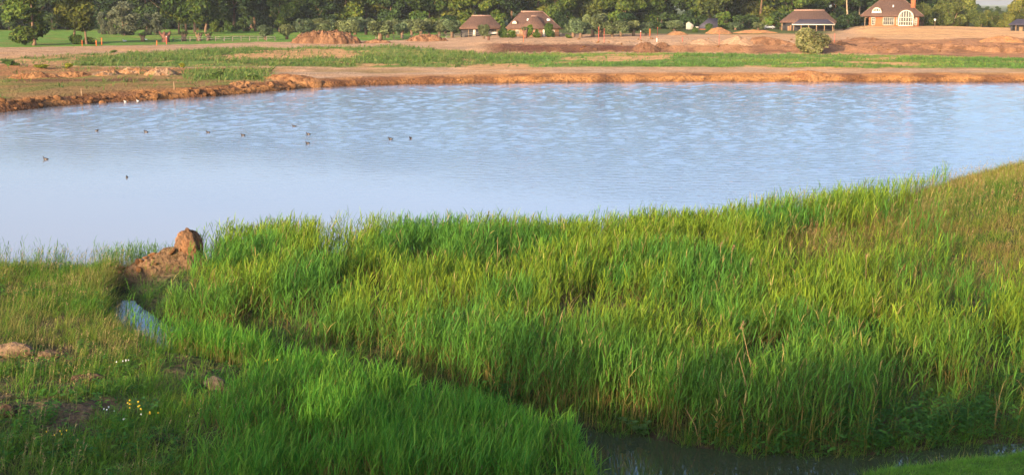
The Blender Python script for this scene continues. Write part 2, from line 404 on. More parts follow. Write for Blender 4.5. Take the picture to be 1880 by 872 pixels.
def ground_color(x, y, z):
    n1, n2, n3 = fbm(x * 0.05, y * 0.03, 41), fbm(x * 0.3, y * 0.2, 42), fbm(x * 1.3, y * 1.3, 43)
    def mix(cc, new, w): return cc * (1 - w[:, None]) + new * w[:, None]
    N = len(x)
    c = np.tile(col(0.06, 0.055, 0.025), (N, 1))
    # near banks
    near = (y < 95)
    c = mix(c, col(0.11, 0.075, 0.045), sstep(0.5, 0.65, n2) * near)
    c = mix(c, col(0.035, 0.065, 0.015), sstep(0.45, 0.6, n3) * near * 0.7)
    c = mix(c, col(0.035, 0.028, 0.018), near * sstep(0.15, 0.0, z))
    sw = np.clip(spit_w(x, y) * 1.6, 0, 1)
    c = mix(c, col(0.20, 0.11, 0.056), sw * sstep(.2, .5, z)); c = mix(c, col(0.065, 0.045, 0.03), sw * sstep(.75, .35, z) * .85); c = mix(c, col(0.14, 0.085, 0.045), sw * sstep(.45, .65, n3 * .5 + n2 * .5 + .08) * .8)
    lawn = ((y < 29) | ((x > 7.6) & (y < np.interp(x, *ENEAR) + .15))) * 1.0
    c = mix(c, col(0.07, 0.14, 0.022), lawn)
    # far side
    px, py, d, clay, green, leftflat, field, dirt, wood, nz = far_zone(x, y, z)
    far = np.array(y > 95, float)
    sand = col(0.30, 0.19, 0.118)
    f = np.tile(sand, (N, 1))
    f = mix(f, col(0.27, 0.19, 0.135), sstep(0.5, 0.7, n2) * 0.7)
    f = mix(f, col(0.36, 0.215, 0.105), sstep(1540, 1600, px) * sstep(74, 70, py))
    f = mix(f, col(0.33, 0.19, 0.09), sstep(0.55, 0.68, n1) * 0.6)
    streak = sstep(0.58, 0.66, fbm(x * 0.02, y * 0.22, 44)) * (py > 128) * (py < 148)
    f = mix(f, col(0.24, 0.175, 0.125), streak * 0.8)
    f = mix(f, col(0.17, 0.12, 0.035), sstep(0.60, 0.68, fbm(x * 0.05, y * 0.13, 46)) * (py > 126) * (py < 146) * 0.6)
    ruts = sstep(.56, .62, fbm(x * .012 + 5, y * .28, 47, 3)) * (y > 300) * (y < 440)
    f = mix(f, col(0.21, 0.14, 0.095), ruts * .55)
    lf = np.tile(col(0.185, 0.115, 0.045), (N, 1))
    lf = mix(lf, col(0.13, 0.125, 0.03), sstep(0.45, 0.62, n2))
    lf = mix(lf, col(0.11, 0.055, 0.028), sstep(3.5, 1, np.abs(py - 148 - 3 * nz)) * sstep(320, 250, px) * sstep(20, 60, px))
    lf = mix(lf, col(0.25, 0.12, 0.05), sstep(142, 137, py) * sstep(0.42, 0.6, n2 + 0.1 * (px < 150)))
    lf = mix(lf, col(0.11, 0.15, 0.03), sstep(330, 370, px) * sstep(520, 480, px) * sstep(150, 143, py) * sstep(126, 132, py))
    f = mix(f, lf, leftflat)
    g = np.tile(col(0.095, 0.145, 0.028), (N, 1))
    g = mix(g, col(0.20, 0.17, 0.05), sstep(0.5, 0.7, n2) * 0.7)
    g = mix(g, col(0.32, 0.19, 0.09), sstep(0.58, 0.66, n1 + 0.3 * (n2 - 0.5)))
    f = mix(f, g, green)
    br = mix(np.tile(col(0.225, 0.115, 0.06), (N, 1)), col(0.085, 0.036, 0.021), sstep(1240, 1130, px) * (py > 81.5) * sstep(.3, .5, n2 + .1))
    br = mix(br, col(0.11, 0.055, 0.032), sstep(0.56, 0.68, n2) * 0.8)
    f = mix(f, br, dirt)
    fd = mix(np.tile(col(0.085, 0.17, 0.025), (N, 1)), col(0.13, 0.15, 0.035), sstep(0.5, 0.7, n2))
    f = mix(f, fd, field)
    f = mix(f, col(0.05, 0.065, 0.02), wood * (1 - field))
    cl = mix(np.tile(col(0.265, 0.125, 0.045), (N, 1)), col(0.14, 0.062, 0.026), sstep(0.5, 0.66, n2 + 0.12 * (px < 500)))
    f = mix(f, cl, clay)
    f = mix(f, col(0.07, 0.035, 0.02), sstep(0.18, 0.02, z))
    return c * (1 - far[:, None]) + f * far[:, None]

def build_ground():
    ys = np.concatenate([np.linspace(-70, 24, 40), np.arange(25, 62, 0.32), np.arange(62, 84, 1.0), np.linspace(85, 128, 12),
                         np.arange(130, 215, 0.8), np.arange(215, 345, 1.25), np.arange(346, 540, 2.5), np.geomspace(545, 9000, 36)])
    nu = 340
    u = np.linspace(-1, 1, nu); u = 0.72 * u + 0.28 * u ** 3
    w = np.interp(ys, [-70, 20, 30, 60, 200, 9000], [150, 120, 46, 48, 115, 4700])
    X = u[None] * w[:, None]; Y = np.repeat(ys[:, None], nu, 1)
    x, y = X.ravel(), Y.ravel(); z = height(x, y)
    n = len(ys); i = np.arange(n * nu).reshape(n, nu)
    q = np.stack([i[:-1, :-1], i[:-1, 1:], i[1:, 1:], i[1:, :-1]], -1).reshape(-1, 4)
    g = Geo(); g.add(np.stack([x, y, z], 1), q=q, c=ground_color(x, y, z))
    return tag(g.build('ground', M['ground'], smooth=True), kind='structure')
build_ground()
def build_water():
    # real wavelets on the open water, flat in the lee of the near bank and in the ditch
    ys = np.concatenate([np.arange(57.2, 130, .31), np.arange(130, 206, .38), [207, 215, 260]])
    nu = 330; u = np.linspace(-1, 1, nu)
    w = np.interp(ys, [57, 66, 206, 260], [60, 40, 96, 300])
    X = u[None] * w[:, None]; Y = np.repeat(ys[:, None], nu, 1)
    r = np.random.default_rng(2); Z = np.zeros_like(X)
    for k in range(70):
        lam = r.uniform(0.7, 1.5); th = R(80) + r.normal(0, R(28)); a = .0016 * lam; ph = r.uniform(0, 6.28)
        Z += a * np.sin(2 * np.pi / lam * (math.cos(th) * X + math.sin(th) * Y) + ph)
    gust = .55 + .9 * fbm(X * .03, Y * .03, 81, 3)
    lee = sstep(62, 108, Y + X * .62 + 46 * (fbm(X * .035, Y * .05, 82, 3) - .5)) * sstep(57, 78, Y) * sstep(206, 202, Y)
    Z = Z * gust * lee
    n = len(ys); i = np.arange(n * nu).reshape(n, nu)
    q = np.stack([i[:-1, :-1], i[:-1, 1:], i[1:, 1:], i[1:, :-1]], -1).reshape(-1, 4)
    g = Geo(); g.add(np.stack([X, Y, Z], -1).reshape(-1, 3), q=q)
    tag(g.build('lake_water', M['water'], smooth=True, colors=False), kind='structure')
build_water()
g = Geo(); g.add([(-16.6, 24, 0), (70, 24, 0), (70, 57.2, 0), (-16.6, 57.2, 0)], q=[(0, 1, 2, 3)])
tag(g.build('ditch_water', M['ditch'], colors=False), kind='structure')

# ------------------------------------------------------------------ vegetation made of ribbons
def unit(v): return v / np.maximum(np.linalg.norm(v, axis=-1, keepdims=True), 1e-9)
def ribbons(g, p0, d0, bend, L, W, c0, c1, nseg=2, prof=None, wvec=None):
    N = len(p0)
    if N == 0: return
    if wvec is None:
        ph = rng.uniform(0, 2 * np.pi, N); wvec = np.stack([np.cos(ph), np.sin(ph), np.zeros(N)], 1)
    s = np.linspace(0, 1, nseg + 1)
    P = p0[:, None] + (L[:, None] * d0)[:, None] * s[None, :, None] + bend[:, None] * (s ** 2)[None, :, None]
    if prof is None: prof = np.interp(s, [0, 0.35, 1], [0.7, 1.0, 0])
    side = wvec[:, None] * (W[:, None] * prof[None] * 0.5)[:, :, None]
    V = np.empty((N, 2 * nseg + 1, 3))
    V[:, 0:2 * nseg:2] = P[:, :-1] - side[:, :-1]; V[:, 1:2 * nseg:2] = P[:, :-1] + side[:, :-1]; V[:, -1] = P[:, -1]
    sc = np.concatenate([np.repeat(s[:-1], 2), [1.0]])
    CC = c0[:, None] * (1 - sc)[None, :, None] + c1[:, None] * sc[None, :, None]
    off = (np.arange(N) * (2 * nseg + 1))[:, None]
    t = off + np.array([[2 * nseg - 2, 2 * nseg - 1, 2 * nseg]])
    q = np.concatenate([off + np.array([[2 * k, 2 * k + 1, 2 * k + 3, 2 * k + 2]]) for k in range(nseg - 1)]) if nseg > 1 else None
    g.add(V.reshape(-1, 3), q=q, t=t, c=CC.reshape(-1, 3))
def scatter(n, xr, yr, dens):
    """points with probability dens(x,y) in 0..1; n candidates"""
    x, y = rng.uniform(*xr, n), rng.uniform(*yr, n)
    k = rng.random(n) < dens(x, y)
    x, y = x[k], y[k]
    return np.stack([x, y, height(x, y)], 1)
def pick(pal, n, jit=0.15, w=None):
    pal = np.array(pal); i = rng.choice(len(pal), n, p=w)
    return pal[i] * rng.uniform(1 - jit, 1 + jit, (n, 1))
WIND = np.array([0.22, 0.10, 0.0])

def add_reeds(g, P, hmean, leafpal, nleaf=7, hvar=0.22, wid=1.0, ll=(.36, .64)):
    N = len(P)
    if N == 0: return
    H = hmean * rng.uniform(1 - hvar, 1 + hvar, N) * (.8 + .36 * sstep(.3, .7, fbm(P[:, 0] * .5, P[:, 1] * .5, 57)))
    tt = mid_t(P[:, 0], P[:, 1])[0]; H = H * (1 + .5 * np.exp(-(tt / .16) ** 2) * (P[:, 0] > -5) * (P[:, 0] < 16) * (tt > 0))
    ph = rng.uniform(0, 2 * np.pi, N); ln = rng.uniform(0.0, 0.14, N)
    d = unit(np.stack([np.cos(ph) * ln + WIND[0] * 0.2, np.sin(ph) * ln + WIND[1] * 0.2, np.ones(N)], 1))
    bend = WIND[None] * (H * rng.uniform(0.1, 0.5, N))[:, None]
    lc = leafpal(P)
    dead = pick([(0.20, 0.125, 0.05), (0.15, 0.10, 0.04), (0.12, 0.11, 0.03)], N)
    ribbons(g, P, d, bend, H, np.full(N, 0.016 * wid), dead, lc, 2, prof=np.array([1.0, 0.8, 0.0]))
    for k in range(nleaf):
        s = 0.16 + 0.80 * (k + rng.random(N)) / nleaf
        p = P + (H * s)[:, None] * d + bend * (s ** 2)[:, None]
        f = ph + (k % 2) * np.pi + rng.normal(0, 0.5, N)
        el = np.where(s > 0.8, rng.uniform(1.15, 1.45, N), rng.uniform(1.05, 1.45, N))
        dl = unit(np.stack([np.cos(f) * np.cos(el) + WIND[0] * 0.3, np.sin(f) * np.cos(el) + WIND[1] * 0.25, np.sin(el)], 1))
        L = rng.uniform(*ll, N)
        bd = dl * np.array([0.55, 0.55, 0]) * L[:, None] - np.array([0, 0, 1.0]) * (L * rng.uniform(0.05, 0.5, N))[:, None]
        c = lc * rng.uniform(0.8, 1.2, (N, 1))
        old = (s < 0.38) & (rng.random(N) < 0.45)
        c = np.where(old[:, None], dead * 1.1, c)
        wv = unit(np.stack([-np.sin(f) + rng.normal(0, .5, N), np.cos(f) + rng.normal(0, .5, N), rng.normal(0, .25, N)], 1))
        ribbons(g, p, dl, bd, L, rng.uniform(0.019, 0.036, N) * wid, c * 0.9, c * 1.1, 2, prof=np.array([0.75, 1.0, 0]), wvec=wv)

def mid_t(x, y):
    ef, lk = np.interp(x, *EFAR), np.interp(x, *LAKE)
    return (y - ef) / np.maximum(lk - ef, 1), ef, lk
def reed_density(x, y):
    t, ef, lk = mid_t(x, y)
    on = (t > 0.0) & (t < 0.93) & (x > -13.6)
    clump = sstep(0.36, 0.56, fbm(x * 0.55, y * 0.4, 51))
    px, py = project(x, y, height(x, y))
    right = np.maximum(sstep(1260, 1500, px) * sstep(570, 490, py), 1.08 * sstep(1600, 1760, px) * sstep(620, 520, py))                 # grassy hill on the right
    crest_reeds = sstep(0.66, 0.72, t) * sstep(0.95, 0.85, t) * sstep(1700, 1610, px)
    mound = spit_w(x, y + .5) * 1.6
    lowright = sstep(1280, 1480, px) * sstep(600, 680, py)
    clump = np.maximum(clump, sstep(.2, .12, t) * (x > -2) * (x < 9) * .95)
    excl = sstep(400, 335, px) * sstep(600, 570, py)
    return on * (0.12 + 0.88 * clump) * (1 - excl) * (1 - 0.93 * right * (1 - crest_reeds)) * (1 - 0.45 * lowright) * np.clip(1 - 1.3 * mound, 0, 1)
def reed_palette(P):
    N = len(P); x, y = P[:, 0], P[:, 1]
    a = pick([(0.165, 0.225, 0.026), (0.205, 0.240, 0.024), (0.125, 0.205, 0.028)], N)
    b = pick([(0.06, 0.17, 0.036), (0.08, 0.185, 0.03)], N)
    t, _, _ = mid_t(x, y)
    w = sstep(0.54, 0.62, fbm(x * 0.28, y * 0.22, 52)) * 0.85
    w = np.maximum(w, sstep(0.22, 0.05, t) * 0.75)
    w = w[:, None]
    r_ = a * (1 - w) + b * w
    dry = rng.random(N) < .05
    r_[dry] = pick([(0.34, 0.24, 0.10), (0.28, 0.2, 0.09)], int(dry.sum()))
    return r_ * rng.uniform(.72, 1.2, (N, 1))

g = Geo()
add_reeds(g, scatter(66000, (-14, 24), (33, 74), reed_density), 1.24, reed_palette, 7)
tag(g.build('reed_bed', M['reed']), 'dense green reed bed covering the bank between ditch and lake', 'reeds', kind='stuff')

# reeds this side of the ditch, along its edge and in the bottom middle of the view
def near_reeds(x, y):
    en = np.interp(x, *ENEAR)
    k = en - y
    px, py = project(x, y, height(x, y))
    a = sstep(300, 560, px) * sstep(690, 790, py) * sstep(1120, 1060, px) * (0.15 + 0.85 * sstep(0.38, 0.56, fbm(x * 0.9, y * 0.9, 53)))
    b = (k > -0.4) & (k < 1.8) & (x > -13)
    b = b * np.interp(x, [-11.5, -9.5], [.12, .9]) * sstep(0.36, 0.5, fbm(x * 0.9, y * 0.6, 54))
    b = np.maximum(b, ((k > -1.6) & (k <= -.3) & (x > -14) & (x < -9)) * .11)
    return np.where((k > -1.6) & (x < 1.75) & (y > 28.5), np.maximum(a * (k > -.3), b), 0)
def near_pal(P): return pick([(0.065, 0.185, 0.026), (0.09, 0.205, 0.024), (0.125, 0.215, 0.03)], len(P))
g = Geo()
add_reeds(g, scatter(26000, (-14, 2), (28.5, 50), near_reeds), 0.95, near_pal, 6, wid=0.8, ll=(.35, .65))
tag(g.build('young_reeds', M['reed']), 'soft young green reeds crowding the near edge of the ditch', 'reeds', kind='stuff')

# thin reeds standing in the shallows beside the clay spit, and along the left shore
def shallow(x, y):
    p = on_plane(235, 490); q = on_plane(90, 500)
    a = np.exp(-(((x - p[0]) / 1.3) ** 2 + ((y - p[1] - 1.2) / 1.2) ** 2))
    lk = np.interp(x, *LAKE)
    b = (x < -16) * np.exp(-((y - lk + 0.4) / 0.9) ** 2) * sstep(0.40, 0.6, fbm(x * 1.2, y * 0.3, 55))
    return np.clip(a + 0.8 * b, 0, 1)
g = Geo()
P = scatter(4200, (-24, -11), (55, 63), shallow); P[:, 2] = np.maximum(P[:, 2], -0.25)
add_reeds(g, P, 0.95, lambda P: pick([(0.09, 0.16, 0.04), (0.12, 0.18, 0.05)], len(P)), 6, wid=0.7, ll=(.25, .45))
tag(g.build('shallows_reeds', M['reed']), 'thin reeds standing in shallow water left of the clay spit', 'reeds', kind='stuff')

# grass tufts
def add_tufts(g, P, per, L, W, pal, spread=0.12, up=1.0, droop=0.4, nseg=2, pw=None):
    N = len(P)
    if N == 0: return
    tc = pick(pal, N, 0.18, pw); Ls = rng.uniform(*L, N)
    P2 = np.repeat(P, per, 0); c = np.repeat(tc, per, 0) * rng.uniform(0.82, 1.18, (N * per, 1)); n = N * per
    LL = np.repeat(Ls, per) * rng.uniform(0.6, 1.1, n)
    ph = rng.uniform(0, 2 * np.pi, n); rr = spread * np.sqrt(rng.random(n))
    P2 = P2 + np.stack([np.cos(ph) * rr, np.sin(ph) * rr, np.zeros(n) - 0.02], 1)
    el = rng.uniform(0.75, 1.5, n) * up
    d = unit(np.stack([np.cos(ph) * np.cos(el) + WIND[0] * .5, np.sin(ph) * np.cos(el) + WIND[1] * .5, np.sin(el)], 1))
    b = np.stack([d[:, 0] * LL * 0.5, d[:, 1] * LL * 0.5, -LL * rng.uniform(0.05, droop, n)], 1)
    wv = unit(np.stack([-np.sin(ph) + rng.normal(0, .5, n), np.cos(ph) + rng.normal(0, .5, n), rng.normal(0, .2, n)], 1))
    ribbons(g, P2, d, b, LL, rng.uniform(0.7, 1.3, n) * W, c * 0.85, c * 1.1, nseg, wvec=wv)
def near_land(x, y):
    en, lk = np.interp(x, *ENEAR), np.interp(x, *LAKE)
    lim = np.where(x < -15.4, lk, np.minimum(en, lk))
    return (y < lim + 0.15) & (x < 1.85) & (np.abs(x) < 4.5 + y * 0.38)
CLODS = [ground_at(px, py) for px, py in ((342, 640), (396, 712), (22, 652), (90, 655), (12, 762), (165, 700), (205, 735))]
def bare(x, y):
    b = bare0(x, y)
    for c in CLODS: b = np.maximum(b, np.exp(-(((x - c[0]) / .75) ** 2 + ((y - c[1] + .45) / .8) ** 2)) * 1.3)
    return np.clip(b, 0, 1)
def bare0(x, y): return sstep(0.585, 0.66, fbm(x * 0.55, y * 0.45, 61)) * sstep(44, 40, y) * (x < -5)
GREEN = [(0.085, 0.18, 0.022), (0.125, 0.20, 0.025), (0.062, 0.155, 0.028), (0.17, 0.20, 0.035), (0.20, 0.165, 0.06)]
g = Geo()
P = scatter(25000, (-24, 2), (29, 60), lambda x, y: near_land(x, y) * (1 - 0.94 * bare(x, y)) * (0.3 + 0.7 * sstep(0.3, 0.55, fbm(x * 0.7, y * 0.7, 62))))
k = rng.random(len(P)) < .75 * sstep(38, 43, P[:, 1]) * sstep(.36, .55, fbm(P[:, 0] * .4, P[:, 1] * .4, 69))
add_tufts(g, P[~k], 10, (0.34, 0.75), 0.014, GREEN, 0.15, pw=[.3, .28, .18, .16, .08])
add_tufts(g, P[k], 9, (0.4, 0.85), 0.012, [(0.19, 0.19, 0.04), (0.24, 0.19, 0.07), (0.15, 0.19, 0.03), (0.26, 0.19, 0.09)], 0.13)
tag(g.build('meadow_grass', M['grass']), 'rough green meadow grass on the near bank at lower left', 'grass', kind='stuff')
# grass on the far bank of the ditch: lush at the foot, dry on the right-hand hill
g = Geo()
def bank_grass(x, y):
    t, ef, lk = mid_t(x, y)
    px, py = project(x, y, height(x, y))
    hill = sstep(1240, 1450, px) * sstep(590, 520, py)
    foot = sstep(0.30, 0.02, t) * np.interp(px, [300, 900, 1300], [.6, .6, 1])
    return ((t > -0.01) & (t < 1.0) & (x > -16.2)) * np.clip(hill * 0.95 + foot * 0.7 + 0.10, 0, 1) * (1 - .45 * np.clip(spit_w(x, y) * 1.3, 0, 1)) + .35 * np.exp(-((spit_w(x, y) - .45) / .2) ** 2) * (fbm(x * 1.3, y * 1.3, 68) > .5) * (x < -11)
P = scatter(46000, (-16.4, 27), (33, 76), bank_grass)
px, py = project(P[:, 0], P[:, 1], P[:, 2])
hillw = sstep(1260, 1480, px) * sstep(590, 520, py) * (0.35 + 0.65 * sstep(0.35, 0.6, fbm(P[:, 0] * 0.3, P[:, 1] * 0.3, 63)))
k = rng.random(len(P)) < hillw
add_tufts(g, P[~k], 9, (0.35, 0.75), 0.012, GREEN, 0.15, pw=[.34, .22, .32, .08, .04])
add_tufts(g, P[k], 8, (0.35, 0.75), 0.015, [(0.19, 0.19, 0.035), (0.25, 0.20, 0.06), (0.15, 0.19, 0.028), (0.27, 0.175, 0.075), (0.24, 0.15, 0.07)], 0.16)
tag(g.build('bank_grass', M['grass']), 'tall mixed grass on the ditch bank and the hill at right', 'grass', kind='stuff')
# mown lawn at the dike's foot
g = Geo()
P = scatter(5200, (7.6, 16), (30.5, 34.6), lambda x, y: (y < np.interp(x, *ENEAR) + 0.1) * (x > 8.0) * 1.0)
add_tufts(g, P, 7, (0.08, 0.2), 0.012, [(0.11, 0.22, 0.03), (0.09, 0.2, 0.028), (0.14, 0.23, 0.04)], 0.12)
P = scatter(2600, (7.8, 16), (31, 35), lambda x, y: np.exp(-((y - np.interp(x, *ENEAR)) / .25) ** 2) * (x > 8))
add_tufts(g, P, 7, (0.2, 0.5), 0.012, GREEN, 0.1)
tag(g.build('mown_grass', M['grass']), 'short bright mown grass in the lower right corner', 'grass', kind='stuff')
# flowering grasses with brown-pink heads
def add_heads(g, P, hr, headpal):
    N = len(P)
    if N == 0: return
    H = rng.uniform(*hr, N); ph = rng.uniform(0, 2 * np.pi, N)
    d = unit(np.stack([np.cos(ph) * .1 + .08, np.sin(ph) * .1, np.ones(N)], 1)); b = WIND[None] * (H * .4)[:, None]
    st = pick([(0.16, 0.17, 0.05), (0.2, 0.17, 0.07)], N); hc = pick(headpal, N, 0.2)
    ribbons(g, P, d, b, H, np.full(N, 0.008), st, hc, 2, prof=np.array([1, .8, 0]))
    for k in range(6):
        s = rng.uniform(0.78, 0.98, N); p = P + (H * s)[:, None] * d + b * (s ** 2)[:, None]
        f = rng.uniform(0, 2 * np.pi, N); el = rng.uniform(.5, 1.3, N)
        dl = np.stack([np.cos(f) * np.cos(el), np.sin(f) * np.cos(el), np.sin(el)], 1); L = rng.uniform(.05, .11, N)
        ribbons(g, p, dl, dl * 0 + np.array([0.02, 0, -0.02]), L, np.full(N, .02), hc, hc * 1.1, 1, prof=np.array([1, 0]))
g = Geo()
def headz(x, y):
    t, ef, lk = mid_t(x, y)
    px, py = project(x, y, height(x, y))
    hill = ((t > 0.02) & (t < 1)) * sstep(1280, 1500, px) * sstep(600, 500, py) * .95 * (0.12 + 0.88 * sstep(0.50, 0.64, fbm(x * .4, y * .4, 64)))
    left = near_land(x, y) * (0.10 + 0.9 * sstep(0.5, 0.64, fbm(x * .5, y * .5, 65)))
    return np.clip(hill + left * 0.8, 0, 1)
add_heads(g, scatter(26000, (-24, 27), (29, 74), headz), (0.55, 0.95), [(0.34, 0.22, 0.12), (0.38, 0.23, 0.15), (0.27, 0.21, 0.09)])
def docks(x, y):
    t, ef, lk = mid_t(x, y); px, py = project(x, y, height(x, y))
    return ((t > .3) & (t < .8)) * sstep(1300, 1500, px) * sstep(.52, .64, fbm(x * .5, y * .5, 74))
add_heads(g, scatter(5000, (6, 26), (38, 66), docks), (0.6, 1.05), [(0.30, 0.13, 0.07), (0.34, 0.17, 0.10)])
tag(g.build('flowering_grass', M['grass']), 'feathery flowering grasses with pinkish brown seed heads', 'grass', kind='stuff')
# low broad-leaved herbs
def add_herbs(g, P, pal, n=9, L=(.09, .2), hgt=(0.12, 0.42), W=0.055):
    N = len(P); tc = pick(pal, N, .15); Hh = rng.uniform(*hgt, N)
    for k in range(n):
        s = rng.random(N) ** 0.6
        p = P + np.stack([rng.normal(0, .07, N), rng.normal(0, .07, N), Hh * s], 1)
        f = rng.uniform(0, 2 * np.pi, N); el = rng.uniform(-.1, .8, N); LL = rng.uniform(*L, N)
        d = np.stack([np.cos(f) * np.cos(el), np.sin(f) * np.cos(el), np.sin(el)], 1)
        wv = np.stack([-np.sin(f), np.cos(f), rng.normal(0, .3, N)], 1)
        c = tc * rng.uniform(.8, 1.2, (N, 1))
        ribbons(g, p, d, np.stack([d[:, 0] * 0, d[:, 1] * 0, -LL * .35], 1), LL, LL * 0 + W * rng.uniform(.7, 1.3, N), c, c, 2, prof=np.array([.4, 1, 0]), wvec=wv)
g = Geo()
add_herbs(g, scatter(7000, (-24, 2), (29, 58), lambda x, y: near_land(x, y) * sstep(0.48, 0.6, fbm(x * .45, y * .45, 66))),
          [(0.07, 0.16, 0.03), (0.05, 0.13, 0.03), (0.11, 0.19, 0.035)])
def foot_herbs(x, y):
    t, ef, lk = mid_t(x, y)
    return ((t > 0) & (t < 0.3) & (x > -1)) * sstep(0.5, 0.62, fbm(x * .5, y * .5, 67))
add_herbs(g, scatter(9000, (-2, 16), (33, 46), foot_herbs), [(0.06, 0.14, 0.03), (0.05, 0.12, 0.035)], hgt=(.2, .9))
tag(g.build('broadleaf_herbs', M['grass']), 'low broad-leaved green herbs growing among the bank grasses', 'herbs', kind='stuff')

# far-side tufts (green strip, field edges, weeds)
g = Geo()
def far_green(x, y):
    px, py, d, clay, green, leftflat, field, dirt, wood, nz = far_zone(x, y, height(x, y))
    patch = sstep(0.40, 0.56, fbm(x * .06, y * .10, 71))
    lp = leftflat * sstep(330, 370, px) * sstep(520, 480, px) * sstep(150, 143, py) * sstep(126, 132, py)
    lf = leftflat * 0.10 * sstep(0.5, .6, fbm(x * .15, y * .15, 72)) * (d > 3)
    return np.where(np.abs(px - 940) < 1100, np.clip(green * (0.25 + 0.75 * patch) * (1 - .85 * sstep(.58, .66, fbm(x * .05, y * .03, 41) + .3 * (fbm(x * .3, y * .2, 42) - .5))) + lp + lf, 0, 1), 0)
P = scatter(90000, (-130, 130), (150, 345), far_green)
px, py = project(P[:, 0], P[:, 1], P[:, 2])
rightw = sstep(820, 1000, px)
k = rng.random(len(P)) < rightw
add_tufts(g, P[~k], 4, (0.45, 1.15), 0.12, [(0.075, 0.14, 0.022), (0.11, 0.165, 0.03), (0.06, 0.115, 0.025), (0.15, 0.16, 0.045)], 0.25)
Q = P[k]; f = sstep(.44, .60, fbm(Q[:, 0] * .045, Q[:, 1] * .12, 73)); kk = rng.random(len(Q)) < f
add_tufts(g, Q[kk], 4, (0.25, 0.6), 0.12, [(0.16, 0.22, 0.03), (0.19, 0.21, 0.045), (0.13, 0.2, 0.03)], 0.25)
add_tufts(g, Q[~kk], 4, (0.3, 0.85), 0.12, [(0.08, 0.17, 0.026), (0.10, 0.19, 0.03), (0.07, 0.14, 0.03)], 0.25)
tag(g.build('shore_weeds', M['tuft']), 'strip of green weeds and grass beyond the sandy far shore', 'weeds', kind='stuff')

# ------------------------------------------------------------------ trees
def leaf_cloud(g, lobes, n, size, pal, flat=0.55, inner=0.35, seed=0):
    """leaf clumps spread through ellipsoid lobes (cx,cy,cz,rx,ry,rz)"""
    r = np.random.default_rng(seed)
    lob = np.array(lobes, float)
    vol = (lob[:, 3] * lob[:, 4] * lob[:, 5]) ** (2 / 3); i = r.choice(len(lob), n, p=vol / vol.sum())
    dr = unit(r.normal(0, 1, (n, 3)))
    rad = np.where(r.random(n) < inner, r.uniform(.3, .9, n), r.uniform(.82, 1.08, n))
    nb = fbm(dr[:, 0] * 2.2 + i * 3.1, dr[:, 2] * 2.2 + dr[:, 1] * 1.7, 5 + seed, 3)
    rad = rad * (0.72 + 0.55 * nb)
    p = lob[i, :3] + dr * rad[:, None] * lob[i, 3:]
    nrm = unit(dr * 0.7 + r.normal(0, .8, (n, 3)) + np.array([0, 0, .25]))
    a = unit(np.cross(nrm, r.normal(0, 1, (n, 3)))); b = np.cross(nrm, a)
    s = size * r.uniform(.55, 1.4, n)
    a = a * s[:, None]; b = b * (s * r.uniform(flat * .6, flat * 1.4, n))[:, None]
    off = nrm * (s * .25)[:, None]
    V = np.stack([p - a, p - b * .9 + off, p + a, p + b + off * .6], 1)
    c = np.array(pal)[r.choice(len(pal), n)] * r.uniform(.75, 1.25, (n, 1)) * (0.6 + .8 * r.random(len(lob)))[i][:, None]
    base = (np.arange(n) * 4)[:, None]
    t = np.concatenate([base + np.array([[0, 1, 2]]), base + np.array([[0, 2, 3]])])
    g.add(V.reshape(-1, 3), t=t, c=np.repeat(c, 4, 0))
def limb_tree(g, H, r0, nl, spread, seed, start=.3, lean=0.04):
    r = np.random.default_rng(seed)
    top = np.array([r.normal(0, lean) * H, r.normal(0, lean) * H, H])
    pts = [top * s + np.array([r.normal(0, .012), r.normal(0, .012), 0]) * H * (0 < s < 1) for s in (-0.02, .05, .25, .5, .75, 1)]
    g.tube(pts, [r0 * 1.5, r0 * 1.1, r0 * .85, r0 * .6, r0 * .32, r0 * .08], 7)
    for k in range(nl):
        s = start + (0.85 - start) * (k + r.random() * .7) / nl
        p = np.array(top) * s; f = r.uniform(0, 6.28); L = spread * r.uniform(.6, 1.0) * (1.1 - .6 * s)
        e = p + np.array([math.cos(f) * L, math.sin(f) * L, L * r.uniform(.5, 1.0)])
        m = (p + e) / 2 + np.array([0, 0, -.08 * L])
        g.tube([p, m, e], [r0 * .42 * (1.1 - s), r0 * .26 * (1.1 - s), r0 * .06], 5)
